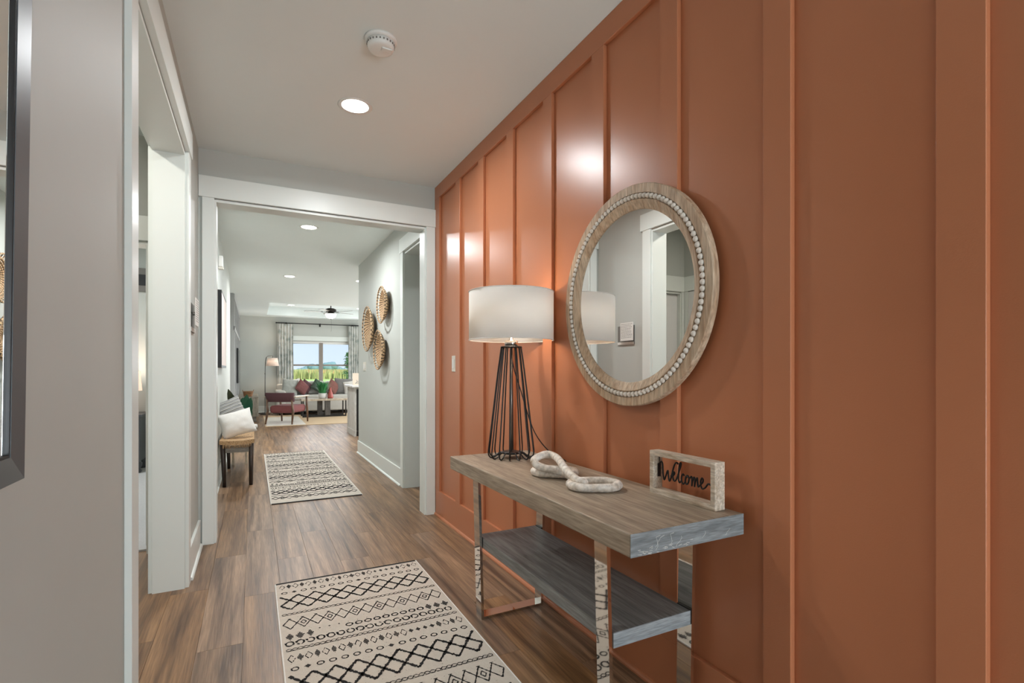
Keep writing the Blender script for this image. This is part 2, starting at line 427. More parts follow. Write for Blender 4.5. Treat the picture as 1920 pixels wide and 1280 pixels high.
# ================================================================== CEILING with a tray over the living room
TX0, TX1, TY0, TY1, TZ = .345, 3.35, 12.72, 15.54, 2.985
cb = MB()
for (x0, x1, y0, y1) in ((-4.2, 5.6, -3.25, TY0), (-4.2, TX0, TY0, TY1), (TX1, 5.6, TY0, TY1), (-4.2, 5.6, TY1, 16.4)):
    cb.box(x0, x1, y0, y1, H, H+.05)
cb.box(TX0-.05, TX1+.05, TY0-.05, TY1+.05, TZ, TZ+.05)
cb.box(TX0-.05, TX0, TY0-.05, TY1+.05, H+.05, TZ); cb.box(TX1, TX1+.05, TY0-.05, TY1+.05, H+.05, TZ)
cb.box(TX0, TX1, TY0-.05, TY0, H+.05, TZ); cb.box(TX0, TX1, TY1, TY1+.05, H+.05, TZ)
struct(cb.build('ceiling', 'ceil'))

# ================================================================== WALLS
OP0, OP1, OPH = 1.925, 3.335, 2.42      # side opening on the left
wl_ = MB()
wl_.box(XL-.15, XL, -3.1, OP0, 0, H); wl_.box(XL-.15, XL, OP1, 4.1, 0, H); wl_.box(XL-.15, XL, OP0, OP1, OPH, H)
struct(wl_.build('wall_left', 'wall'))
struct(MB().box(-.5, 1.6, -3.25, -3.1, 0, H).build('wall_back', 'wall'))
EY0, EY1 = 4.1, 4.24                       # cross wall with the cased opening
EX0, EX1, EH = -.245, 1.295, 2.42
we = MB()
we.box(XL-.15, EX0, EY0, EY1, 0, H); we.box(EX1, 1.56, EY0, EY1, 0, H); we.box(EX0, EX1, EY0, EY1, EH, H)
struct(we.build('wall_front', 'wall'))
# far hall and living room
struct(MB().box(XL-.15, XL, EY1, 9.6, 0, H).build('wall_hall_left', 'wall'))
struct(MB().box(-.55, -.4, 9.6, 16.2, 0, H).build('wall_living_left', 'wall'))
DY0, DY1 = 4.32, 5.135                     # doorway on the right beyond the cross wall
wr = MB()
wr.box(XR, XR+.15, EY1, DY0, 0, H); wr.box(XR, XR+.15, DY1, 7.66, 0, H); wr.box(XR, XR+.15, DY0, DY1, 2.42, H)
struct(wr.build('wall_hall_right', 'wall'))
struct(MB().box(XR+.15, 5.5, 7.51, 7.66, 0, H).build('wall_kitchen', 'wall'))
struct(MB().box(5.4, 5.55, 7.66, 16.2, 0, H).build('wall_living_right', 'wall'))
WX0, WX1, WZ0, WZ1 = .97, 2.68, .62, 2.08
wf = MB()
wf.box(-.55, WX0, 16.15, 16.3, 0, H); wf.box(WX1, 5.55, 16.15, 16.3, 0, H)
wf.box(WX0, WX1, 16.15, 16.3, 0, WZ0); wf.box(WX0, WX1, 16.15, 16.3, WZ1, H)
struct(wf.build('wall_far', 'wall'))
ws = MB(); ws.box(1.53, 2.75, 5.45, 5.55, 0, H); ws.box(2.65, 2.75, 4.1, 5.45, 0, H); ws.box(1.56, 2.65, 4.1, 4.2, 0, H)
struct(ws.build('wall_side_room', 'wall'))
# vestibule on the left and the bedroom beyond it
struct(MB().box(-1.62, -1.47, 1.0, 4.06, 0, H).build('wall_vestibule_left', 'wall'))
struct(MB().box(-1.62, -.485, .9, 1.0, 0, H).build('wall_vestibule_back', 'wall'))
wv = MB(); wv.box(-1.62, -1.47, 4.06, 4.2, 0, H)
wv.box(-1.47, -1.425, 4.06, 4.2, 0, H); wv.box(-.605, -.485, 4.06, 4.2, 0, H); wv.box(-1.425, -.605, 4.06, 4.2, 2.05, H)
struct(wv.build('wall_vestibule', 'wall'))
wb = MB(); wb.box(-3.7, -.4, 7.75, 7.9, 0, H); wb.box(-3.7, -3.55, 4.2, 7.75, 0, H); wb.box(-3.7, -1.62, 4.06, 4.2, 0, H)
struct(wb.build('wall_bedroom', 'wall'))
struct(box('carpet_floor', 'carpet', -3.55, -.485, 4.132, 7.75, -.005, .012)).name = 'floor_bedroom'

# ------------------------------------------------ red board and batten wall
wred = struct(box('wall_right', 'red', XR, XR+.15, -3.1, EY0, 0, H))
bat = MB().box(XR-.019, XR, -.0445, .0445, 0, H-.29, .0015, 1)
first = None
for k in range(-7, 9):
    y = .536+.4333*k
    if k == 8: y = 4.03
    z0, z1 = .212, 2.633
    o = MB().box(XR-.019, XR, y-.0445, y+.0445 if k < 8 else 4.099, z0, z1, .0015, 1).build('batten', 'red', wred)
MB().box(XR-.019, XR, -3.1, 4.099, 2.633, H, .0015, 1).build('top_rail', 'red', wred)
br = struct(box('baseboard_right', 'red', XR-.019, XR, -3.1, 4.08, 0, .212, bev=.0015))
MB().prism([(XR-.019, 0), (XR-.031, 0), (XR-.031, .008), (XR-.026, .016), (XR-.019, .019)], 'y', -3.1, 4.08).build('shoe_molding', 'red', br)

# ------------------------------------------------ baseboards
def base(name, x0, x1, y0, y1, side):
    t = .016
    o = struct(box(name, 'trim', x0, x1, y0, y1, 0, .135, bev=.002)); return o
def base_x(name, xw, sgn, y0, y1, h=.18):      # along Y on a wall at x=xw, sgn = direction into the room
    o = struct(box(name, 'trim', min(xw, xw+sgn*.016), max(xw, xw+sgn*.016), y0, y1, 0, h, bev=.002))
    a, b = xw+sgn*.016, xw+sgn*.03
    MB().prism([(a, 0), (b, 0), (b, .008), (a+sgn*.008, .016), (a, .019)], 'y', y0, y1).build('shoe_molding', 'trim', o); return o
def base_y(name, yw, sgn, x0, x1, h=.18):
    o = struct(box(name, 'trim', x0, x1, min(yw, yw+sgn*.016), max(yw, yw+sgn*.016), 0, h, bev=.002))
    a, b = yw+sgn*.016, yw+sgn*.03
    MB().prism([(a, 0), (b, 0), (b, .008), (a+sgn*.008, .016), (a, .019)], 'x', x0, x1).build('shoe_molding', 'trim', o); return o
base_x('baseboard_left', XL, 1, 3.43, 4.078)
base_x('baseboard_left_near', XL, 1, -3.1, 1.83)
base_x('baseboard_hall_left', XL, 1, 4.26, 9.6)
base_x('baseboard_hall_right', XR, -1, 5.23, 7.66)
base_y('baseboard_far', 16.15, -1, -.33, 5.4)
base_y('baseboard_side_room', 5.45, -1, 1.55, 2.65)
base_y('baseboard_bedroom', 7.75, -1, -3.5, -.5)

# ------------------------------------------------ cased openings
def casing_x(name, xw, sgn, y0, y1, zh, wall_t, jamb=True, cw=.09):
    """casing of an opening in a wall whose face is x=xw; sgn points into the room we look from"""
    root = struct(MB().box(min(xw-sgn*wall_t, xw), max(xw-sgn*wall_t, xw), y1-.0, y1+.0005, 0, .001).build(name, 'trim'))
    a, b = sorted((xw, xw+sgn*.019)); c, d = sorted((xw, xw+sgn*.026))
    box('casing', 'trim', a, b, y0-cw, y0+.006, 0, zh+.006, root, .0015)
    box('casing', 'trim', a, b, y1-.006, y1+cw, 0, zh+.006, root, .0015)
    box('head_casing', 'trim', c, d, y0-cw-.022, y1+cw+.022, zh+.006, zh+.15, root, .0015)
    j0, j1 = sorted((xw-sgn*wall_t, xw))
    box('jamb', 'trim', j0, j1, y0-.001, y0+.018, 0, zh, root)
    box('jamb', 'trim', j0, j1, y1-.018, y1+.001, 0, zh, root)
    box('head_jamb', 'trim', j0, j1, y0+.018, y1-.018, zh-.018, zh+.001, root)
    # casing of the other side
    e, f = sorted((xw-sgn*wall_t, xw-sgn*(wall_t+.019)))
    box('casing', 'trim', e, f, y0-cw, y0+.006, 0, zh+.006, root, .0015)
    box('casing', 'trim', e, f, y1-.006, y1+cw, 0, zh+.006, root, .0015)
    box('head_casing', 'trim', e, f, y0-cw-.022, y1+cw+.022, zh+.006, zh+.15, root, .0015)
    return root
casing_x('trim_1', XL, 1, OP0, OP1, 2.415, .15)
casing_x('trim_2', XR, -1, DY0, DY1, 2.415, .15)

def casing_y(name, yw, x0, x1, zh, wall_t, cw=.09, outl=None, outr=None, hz=.15, hl=None, hr=None):
    root = struct(MB().box(x0, x0+.0005, yw, yw+.001, 0, .001).build(name, 'trim'))
    xl = outl if outl is not None else x0-cw; xr = outr if outr is not None else x1+cw
    box('casing', 'trim', xl, x0+.006, yw-.019, yw, 0, zh+.004, root, .0015)
    box('casing', 'trim', x1-.006, xr, yw-.019, yw, 0, zh+.004, root, .0015)
    box('head_casing', 'trim', hl if hl is not None else xl-.022, hr if hr is not None else xr+.022, yw-.026, yw, zh+.004, zh+hz, root, .0015)
    box('jamb', 'trim', x0-.001, x0+.018, yw, yw+wall_t, 0, zh, root)
    box('jamb', 'trim', x1-.018, x1+.001, yw, yw+wall_t, 0, zh, root)
    box('head_jamb', 'trim', x0+.018, x1-.018, yw, yw+wall_t, zh-.018, zh+.001, root)
    box('casing', 'trim', xl, x0+.006, yw+wall_t, yw+wall_t+.019, 0, zh+.004, root, .0015)
    box('casing', 'trim', x1-.006, xr, yw+wall_t, yw+wall_t+.019, 0, zh+.004, root, .0015)
    box('head_casing', 'trim', xl, xr, yw+wall_t, yw+wall_t+.024, zh+.004, zh+hz, root, .0015)
    return root
casing_y('trim_3', EY0, -.245, 1.295, 2.402, EY1-EY0, outl=-.312, outr=1.364, hl=-.333, hr=1.366)
casing_y('trim_4', 4.06, -1.425, -.605, 2.05, .14, cw=.045, outr=-.515, hz=.165, hr=-.49)

# ------------------------------------------------ bedroom door leaf, open, and the vestibule door
def door_leaf(name, x, y0, y1, z1, label):
    d = thing(name, (x, y0, 0.012), label, 'door')
    lf = box('leaf', 'door', x-.018, x+.018, y0, y1, .015, z1, d, .002)
    for (za, zb) in ((.2, .95), (1.1, z1-.15)):
        for s in (-1, 1):
            box('panel', 'door', x+s*.018-.004, x+s*.018+.004, y0+.13, y1-.13, za, zb, lf, .003)
    return d
dl = door_leaf('bedroom_door', -.632, 4.212, 4.99, 2.035, 'white panelled bedroom door standing open beyond left opening')
for z in (.25, 1.07, 1.75):
    MB().lathe([(.006, -.048), (.0075, -.045), (.0075, .045), (.006, .048)], (-.622, 4.208, z), 10).build('hinge', 'black', dl)
ld = door_leaf_x = thing('bedroom_door', (-1.1, 4.12, 0), 'closed white panelled door leaf at the back of the vestibule', 'door')
lf2 = box('leaf', 'door', -1.405, -.80, 4.10, 4.136, .015, 2.03, ld, .002)
for x0, x1 in ((-1.32, -1.13), (-1.08, -.89)):
    for z0, z1 in ((.2, .95), (1.1, 1.9)): box('panel', 'door', x0, x1, 4.096, 4.104, z0, z1, lf2, .003)
cd_ = thing('closet_door', (-1.450, 3.55, 0), 'white panelled closet door with black lever, seen in round mirror', 'door')
lf3 = box('leaf', 'door', -1.468, -1.45, 3.17, 3.985, .012, 2.05, cd_, .002)
for (za, zb) in ((.2, .95), (1.1, 1.9)): box('panel', 'door', -1.452, -1.446, 3.29, 3.83, za, zb, lf3, .003)
box('casing', 'trim', -1.47, -1.448, 3.987, 4.035, 0, 2.055, cd_, .0015)
box('casing', 'trim', -1.47, -1.448, 3.08, 3.168, 0, 2.055, cd_, .0015)
box('head_casing', 'trim', -1.47, -1.444, 3.06, 4.045, 2.057, 2.215, cd_, .0015)
hd = MB().lathe([(.026, 0), (.026, .01), (.01, .012), (.01, .045)], (-1.45, 3.93, 1.0), 16, Matrix.Rotation(R(90), 4, 'Y'))
hd.box(-1.415, -1.403, 3.82, 3.942, .99, 1.01, .003); hd.box(-1.4495, -1.444, 3.905, 3.955, .93, 1.07, .002)
hd.build('lever_handle', 'black', lf3)

# ================================================================== LIVING ROOM WINDOW
win = struct(MB().box(WX0, WX1, 16.262, 16.268, WZ0, WZ0+.004).build('window_1', 'vinyl'))
def wbox(n, m, *a, bev=.002): return box(n, m, *a, parent=win, bev=bev)
wbox('frame_sill', 'vinyl', WX0, WX1, 16.16, 16.25, WZ0, WZ0+.05)
wbox('frame_head', 'vinyl', WX0, WX1, 16.2, 16.25, WZ1-.05, WZ1)
for x0, x1 in ((WX0, WX0+.05), (WX1-.05, WX1)): wbox('frame_side', 'vinyl', x0, x1, 16.2, 16.25, WZ0+.05, WZ1-.05)
XM = 1.825
wbox('mullion', 'vinyl', XM-.055, XM+.055, 16.16, 16.25, WZ0+.05, WZ1-.05)
for x0, x1 in ((WX0+.05, XM-.055), (XM+.055, WX1-.05)):
    wbox('meeting_rail', 'vinyl', x0, x1, 16.2, 16.24, 1.335, 1.385)
    wbox('pane', 'glass', x0, x1, 16.215, 16.221, WZ0+.05, 1.335, bev=0)
    wbox('pane', 'glass', x0, x1, 16.225, 16.231, 1.385, WZ1-.05, bev=0)
wbox('head_casing', 'trim', WX0-.07, WX1+.07, 16.126, 16.15, WZ1, WZ1+.14)
wbox('casing', 'trim', WX0-.07, WX0+.01, 16.131, 16.15, WZ0-.03, WZ1)
wbox('casing', 'trim', WX1-.01, WX1+.07, 16.131, 16.15, WZ0-.03, WZ1)
wbox('stool', 'trim', WX0-.1, WX1+.1, 16.1, 16.2, WZ0-.03, WZ0)
bl = thing('roller_shade', (XM, 16.18, 2.0), 'white roller shade pulled up under the window head', 'shade')
box('shade_cloth', 'blind', WX0+.015, WX1-.015, 16.172, 16.176, 2.0, 2.07, bl)
MB().tube([(WX0+.015, 16.176, 2.0), (WX1-.015, 16.176, 2.0)], .009, 8).build('hem_bar', 'blind', bl)

# ------------------------------------------------ outside: field, crops, distant trees
fm, n_, l_, p_ = nt('meadow')
tc = n_.new('ShaderNodeTexCoord'); nz = n_.new('ShaderNodeTexNoise'); nz.inputs['Scale'].default_value = .6; nz.inputs['Detail'].default_value = 6
l_.new(tc.outputs['Object'], nz.inputs['Vector']); rp = n_.new('ShaderNodeValToRGB')
rp.color_ramp.elements[0].color = (*lin((140, 180, 84)), 1); rp.color_ramp.elements[1].color = (*lin((200, 216, 134)), 1)
rp.color_ramp.elements[0].position = .35; rp.color_ramp.elements[1].position = .65
l_.new(nz.outputs['Fac'], rp.inputs[0]); l_.new(rp.outputs[0], p_.inputs['Base Color']); p_.inputs['Roughness'].default_value = .95
M['meadow'] = fm
g = MB()
g.add([(-900, 16.6, -.35), (1400, 16.6, -.35), (1400, 1500, -.35), (-900, 1500, -.35), (-900, 16.6, -.6), (1400, 16.6, -.6), (1400, 1500, -.6), (-900, 1500, -.6)],
      [(0, 1, 2, 3), (4, 5, 6, 7), (0, 1, 5, 4), (1, 2, 6, 5), (2, 3, 7, 6), (3, 0, 4, 7)])
tag(g.build('meadow_ground', 'meadow'), kind='structure')
M['crop'] = plain('tall_crop', (186, 190, 124), .9, var=.3, vscale=.5)
M['crop2'] = plain('tasselled_crop', (208, 166, 112), .9, var=.25, vscale=.4)
rng = random.Random(3)
crop = thing('crop_field', (4, 50, -.35), 'tall yellow-green crop with tan seed heads across the field outside', 'crop')
for nm, mt, cnt in (('crop_stalks', 'crop', 10000), ('crop_tassels', 'crop2', 900)):
    cp = MB()
    for i in range(cnt):
        y = 95+rng.random()**1.3*110; x = y*(.05+rng.random()*.15)
        if nm == 'crop_tassels': x = y*(.085+rng.random()*.11)
        hgt = rng.uniform(1.5, 1.85)+.12*noise.noise((x*.2, y*.2, 0)); a = rng.uniform(0, PI); w = rng.uniform(.04, .09)
        dx, dy = math.cos(a)*w, math.sin(a)*w; lx, ly = rng.uniform(-.2, .2), rng.uniform(-.2, .2)
        z0 = -.35 if nm == 'crop_stalks' else -.35+hgt*.62
        if nm == 'crop_tassels': hgt *= .4
        cp.add([(x-dx, y-dy, z0), (x+dx, y+dy, z0), (x+lx*.4+dx, y+ly*.4+dy, z0+hgt*.6), (x+lx*.4-dx, y+ly*.4-dy, z0+hgt*.6), (x+lx, y+ly, z0+hgt)],
               [(0, 1, 2, 3), (3, 2, 4)])
    co = cp.build(nm, mt, crop); tag(co, kind='stuff')
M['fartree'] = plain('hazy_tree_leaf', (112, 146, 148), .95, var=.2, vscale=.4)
M['neartree'] = plain('pine_needle', (92, 132, 86), .9, var=.3, vscale=3)
def blob(mb, c, r, n=10, sq=.8, sd=0):
    bm = bmesh.new(); bmesh.ops.create_icosphere(bm, subdivisions=2, radius=1)
    for v in bm.verts:
        k = 1+.3*noise.noise(v.co*1.7+Vector((sd, 0, 0)))
        v.co = Vector((v.co.x*r*k, v.co.y*r*k, v.co.z*r*sq*k))+Vector(c)
    mb.bm(bm, True)
trees = [(565, 2.2, 15), (572, 2.6, 14), (578, 4.2, 12), (584, 5.5, 11), (590, 4.6, 12), (597, 2.4, 14), (606, 2.8, 12), (612, 5.4, 12), (618, 5.8, 12), (625, 4.6, 12), (634, 3.6, 13), (641, 2.6, 12)]
def ray(px): a = (px-960)/950; return (a*math.cos(TH)+math.sin(TH), -a*math.sin(TH)+math.cos(TH))
words = ['low grey-green tree at the left end of the far tree line', 'second low tree from the left on the horizon', 'mid-height tree left of the tallest dome on the left horizon', 'tallest domed tree seen through the left sash', 'tree just right of the dome in the left sash', 'low tree close to the window mullion on its left', 'low tree close to the window mullion on its right', 'tall tree first right of the mullion', 'broad tall tree in the middle of the right sash', 'mid-height tree sloping down in right sash', 'small mound-shaped tree in the right sash', 'low tree behind the pine on the right horizon']
for i, (px, hh, sp) in enumerate(trees):
    D = 400+(i % 4)*32; d = ray(px); x, y = d[0]*D, d[1]*D
    t = thing('distant_tree', (x, y, -.35), words[i], 'tree', 'distant tree line beyond the field')
    hh *= 1.3; c = MB()
    for k in range(5): blob(c, (x+rng.uniform(-2.4, 2.4), y+rng.uniform(-2, 2), hh*.45+rng.uniform(-.2, .35)*hh*.4), hh*.6, sd=i*7+k)
    c.build('crown', 'fartree', t)
    MB().lathe([(.35, -.35), (.25, hh*.5)], (x, y, 0), 8).build('trunk', 'walnut', t)
pt = thing('pine_tree', (5.9, 41, -.35), 'feathery green pine tree at the right edge of the window', 'tree')
fo = MB()
d = ray(655); D = 38; bx, by = d[0]*D, d[1]*D
pt.location = (bx, by, -.35); ORG[pt.name] = Vector((bx, by, -.35))
for k in range(46):
    z = .4+k*.046; L = (.75-(k/46)*.45)*rng.uniform(.6, 1.1); a = rng.uniform(0, 2*PI)
    ex, ey = math.cos(a)*L, math.sin(a)*L
    for q in range(22):
        t = .15+.85*q/22; s = .22*(1.1-t)
        cx, cy, cz = bx+ex*t, by+ey*t, z-.15*t*t*L+rng.uniform(-.04, .04)
        u = Vector((rng.uniform(-1, 1), rng.uniform(-1, 1), rng.uniform(-.4, .8))).normalized()*(s+.09)
        w = Vector((rng.uniform(-1, 1), rng.uniform(-1, 1), rng.uniform(-1, 1))).normalized()*.035
        fo.add([(cx-w.x, cy-w.y, cz-w.z), (cx+w.x, cy+w.y, cz+w.z), (cx+u.x, cy+u.y, cz+u.z)], [(0, 1, 2)])
fo.build('foliage', 'neartree', pt)
MB().lathe([(.14, -.35), (.03, 2.6)], (bx, by, 0), 8).build('trunk', 'walnut', pt)

# ================================================================== CEILING FIXTURES
def downlight(x, y, z, label, power, r=.075):
    t = thing('recessed_light', (x, y, z), label, 'ceiling light', 'recessed ceiling lights')
    MB().lathe([(r, -.0005), (r+.018, -.004), (r+.022, -.0005)], (x, y, z), 40).build('trim_ring', 'white_plastic', t)
    MB().lathe([(.0, -.003), (r*.7, -.003), (r, -.0015), (r, 0)], (x, y, z), 40).build('lens', 'lens', t)
    if power:
        l = area('downlight_lamp', (0, 0, -.012), (0, 0, 0), 2*r, 2*r, power, (.95, .98, 1), 'DISK', spread=170)
        l.parent = t
    return t
downlight(.53, 3.04, H, 'recessed ceiling light nearest the camera, below the smoke detector', CAN_POWER)
downlight(.536, 5.84, H, 'recessed ceiling light just beyond the cased opening', CAN_POWER*1.7)
downlight(.536, 9.04, H, 'third recessed ceiling light down the hall', CAN_POWER*1.5)
downlight(1.66, 8.97, H, 'recessed ceiling light half hidden by the basket wall corner', CAN_POWER*1.5)
downlight(.93, 15.05, TZ, 'recessed light in the tray ceiling, left of the fan', 1.5)
downlight(2.75, 15.05, TZ, 'recessed light in the tray ceiling, right of the fan', 1.5)
# vestibule light, out of the frame
area('vestibule_lamp', (-1.0, 2.6, H-.02), (0, 0, 0), .15, .15, 14, (1, .94, .86), 'DISK')

sx, sy = .53, 2.375
sd_ = thing('smoke_detector', (sx, sy, H), 'round white smoke detector on the hall ceiling', 'smoke detector')
MB().lathe([(.074, 0), (.074, -.008), (.07, -.014)], (sx, sy, H), 40).build('base_plate', 'white_plastic', sd_)
MB().lathe([(.062, -.0142), (.061, -.036), (.056, -.047), (.045, -.050), (0, -.050)], (sx, sy, H), 40).build('body', 'white_plastic', sd_)
MB().box(sx-.002, sx+.046, sy-.034, sy-.006, H-.056, H-.0495, .003).build('test_button', 'white_plastic', sd_)
vt = MB()
for k in range(24):
    a = 2*PI*k/24
    vt.box(-.003, .003, .058, .064, -.031, -.024, mat=Matrix.Translation((sx, sy, H)) @ Matrix.Rotation(a, 4, 'Z'))
vt.build('vent_slot', 'greyplate', sd_)

# ================================================================== WALL THINGS IN THE FIRST HALL
def switch(name, x, y, z, sgn, label, n=1, w=.075, h=.122):
    t = thing(name, (x, y, z), label, 'light switch')
    a, b = sorted((x, x+sgn*.006)); W = w+(n-1)*.046
    box('plate', 'ivory_plastic', a, b, y-W/2, y+W/2, z-h/2, z+h/2, t, .002)
    for k in range(n):
        yc = y+(k-(n-1)/2)*.046; a, b = sorted((x+sgn*.006, x+sgn*.010))
        box('rocker', 'white_plastic', a, b, yc-.017, yc+.017, z-.035, z+.035, t, .0015)
    return t
switch('light_switch', XR, 3.69, 1.258, -1, 'pale light switch on the terracotta wall')
switch('light_switch', XR, 7.2, 1.26, -1, 'grey-white triple light switch under the wall baskets', n=3)

pq = thing('wall_plaque', (XL, 3.66, 1.54), 'small white text sheet on grey plate, left wall', 'sign')
box('back_plate', 'greyplate', XL, XL+.006, 3.545, 3.775, 1.44, 1.615, pq, .001)
box('sheet', 'paper', XL+.03, XL+.034, 3.53, 3.705, 1.475, 1.64, pq, .0005)
for yy in (3.56, 3.68): MB().tube([(XL+.006, yy, 1.55), (XL+.03, yy, 1.55)], .004, 8).build('standoff', 'nickel', pq)
box('lower_card', 'paper', XL+.006, XL+.012, 3.55, 3.77, 1.442, 1.466, pq, .0005)
tx = MB()
for k in range(10):
    yy = 3.695; z = 1.625-k*.0135
    while yy > 3.56:
        w = random.uniform(.008, .022); tx.box(XL+.034, XL+.0343, yy-w, yy, z-.002, z+.002); yy -= w+.005
tx.build('printed_lines', 'greyplate', pq)

# big dark frame on the near left wall, bottom corner in view
fr = thing('framed_mirror', (XL, .6, 1.05), 'large dark grey framed mirror on near left wall', 'mirror')
FY0, FY1, FZ0, FZ1 = .2, .99, 1.049, 2.25
def rail(a, b, c, d):   # outer corner a, outer corner b, inner corner c (next to b), inner corner d
    xb, xo, xi = XL+.006, XL+.036, XL+.032
    v = [(xb, *a), (xb, *b), (xo, *b), (xo, *a), (xb, *d), (xb, *c), (xi, *c), (xi, *d)]
    return MB().add(v, [(0, 1, 2, 3), (4, 5, 6, 7), (3, 2, 6, 7), (0, 1, 5, 4), (0, 3, 7, 4), (1, 2, 6, 5)])
w = .036
oc = [(FY0, FZ0), (FY1, FZ0), (FY1, FZ1), (FY0, FZ1)]; ic = [(FY0+w, FZ0+w), (FY1-w, FZ0+w), (FY1-w, FZ1-w), (FY0+w, FZ1-w)]
for k in range(4): rail(oc[k], oc[(k+1) % 4], ic[(k+1) % 4], ic[k]).build('frame_rail', 'darkframe', fr)
lip = MB()
for (y0, y1, z0, z1) in ((FY0+w, FY1-w, FZ0+w, FZ0+w+.004), (FY0+w, FY1-w, FZ1-w-.004, FZ1-w), (FY0+w, FY0+w+.003, FZ0+w+.004, FZ1-w-.004), (FY1-w-.003, FY1-w, FZ0+w+.004, FZ1-w-.004)):
    lip.box(XL+.013, XL+.031, y0, y1, z0, z1)
lip.build('inner_lip', 'blackmat', fr)
box('glass', 'mirror', XL+.0225, XL+.027, FY0+w+.003, FY1-w-.003, FZ0+w+.004, FZ1-w-.004, fr)
MB().prism([(XL+.0255, FY1-w-.003), (XL+.0272, FY1-w-.014), (XL+.0265, FY1-w-.014), (XL+.025, FY1-w-.003)], 'z', FZ0+w+.004, FZ1-w-.004).build('bevelled_edge', 'mirror', fr)
fr.rotation_euler = (0, R(.7), 0)
# ================================================================== ROUND MIRROR
MC = Vector((XR-.019, 1.612, 1.503)); MR = .44
mi = thing('round_mirror', tuple(MC), 'round wall mirror with whitewashed wood frame and white beads', 'mirror')
rotY = Matrix.Rotation(R(-90), 4, 'Y')    # lathe axis towards -X
def disc(prof, n=96): return MB().lathe(prof, tuple(MC), n, rotY, False)
def ring(prof, n=96):
    mb = MB(); k = len(prof); vs = []; fs = []
    for (r, z) in prof:
        for i in range(n):
            a = 2*PI*i/n; vs.append(MC+Vector((-z, r*math.cos(a), r*math.sin(a))))
    for j in range(k):
        j2 = (j+1) % k
        for i in range(n): fs.append((j*n+i, j*n+(i+1) % n, j2*n+(i+1) % n, j2*n+i))
    return mb.add(vs, fs, False)
ring([(.44, .0), (.44, .024), (.437, .027), (.405, .027), (.405, .0)]).build('outer_ring', 'frame_wood', mi)
ring([(.405, .0), (.405, .020), (.381, .020), (.381, 0)]).build('bead_channel', 'frame_wood', mi)
ring([(.381, .0), (.381, .026), (.378, .028), (.352, .016), (.345, .012), (.345, 0)]).build('inner_ring', 'frame_wood', mi)
disc([(0, .008), (.345, .008), (.345, .0), (0, 0)]).build('glass', 'mirror', mi)
bb = MB(); bm = bmesh.new(); bmesh.ops.create_uvsphere(bm, u_segments=10, v_segments=7, radius=.0108)
bead0 = None; NB = 112
me_b = MB().bm(bm, True).mesh('bead', 'bead')
for i in range(NB):
    a = 2*PI*i/NB
    o = bpy.data.objects.new('bead', me_b); COL.objects.link(o); o.parent = mi
    o.location = (-.0245, .393*math.cos(a), .393*math.sin(a)); o.rotation_euler = (a, 0, random.random())

# ================================================================== CONSOLE TABLE
TZT = .765
ct = thing('console_table', (1.13, 1.77, 0), 'grey oak console table with lower shelf and polished chrome legs', 'table')
top = MB(); top.box(.905, 1.352, 1.07, 2.47, .700, TZT, .004, 2)
tp = top.build('tabletop', 'tabletop', ct)
box('end_grain', 'endgrain', .9055, 1.3515, 1.0688, 1.0698, .7005, TZT-.0005, ct)  # thin added cap, its bluish tint is painted entry light
box('end_grain', 'endgrain2', .9925, 1.3175, 1.2506, 1.2518, .3475, .3945, ct)  # same added cap with painted cool light on the shelf end
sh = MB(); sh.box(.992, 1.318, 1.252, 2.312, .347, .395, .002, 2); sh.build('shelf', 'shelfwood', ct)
# whitewashed end grain scratches on the near end
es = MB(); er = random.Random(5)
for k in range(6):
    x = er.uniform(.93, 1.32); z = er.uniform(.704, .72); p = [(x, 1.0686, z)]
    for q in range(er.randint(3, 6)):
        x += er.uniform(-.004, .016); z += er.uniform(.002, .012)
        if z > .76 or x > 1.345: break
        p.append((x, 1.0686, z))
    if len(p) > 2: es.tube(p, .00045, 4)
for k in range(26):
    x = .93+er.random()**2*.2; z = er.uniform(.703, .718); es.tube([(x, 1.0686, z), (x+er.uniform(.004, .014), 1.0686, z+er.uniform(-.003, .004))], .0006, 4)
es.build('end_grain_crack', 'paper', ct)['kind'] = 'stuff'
def leg_loop(y0, y1):
    t = .013
    def bar(a, b, c, d): return [a, b, c, d]
    mb = MB()
    # outlines in (x,z): front upright leans a little inwards to the floor
    fx0, fx1, bx0, bx1 = .966, .985, 1.345, 1.330
    mb.prism([(fx0, .6995), (fx0+t, .6995), (fx1+t, t), (fx1, 0)], 'y', y0, y1)
    mb.prism([(bx0-t, .6995), (bx0, .6995), (bx1, 0), (bx1-t, t)], 'y', y0, y1)
    mb.prism([(fx1, 0), (fx1+t, t), (bx1-t, t), (bx1, 0)], 'y', y0, y1)
    return mb
leg_loop(1.252, 1.316).build('leg_frame', 'chrome', ct)
leg_loop(2.248, 2.312).build('leg_frame', 'chrome', ct)
for y in (1.284, 2.28):
    for x0, x1 in ((.985, .992), (1.318, 1.333)):
        box('shelf_spacer', 'black', x0, x1, y-.028, y+.028, .345, .397, ct)

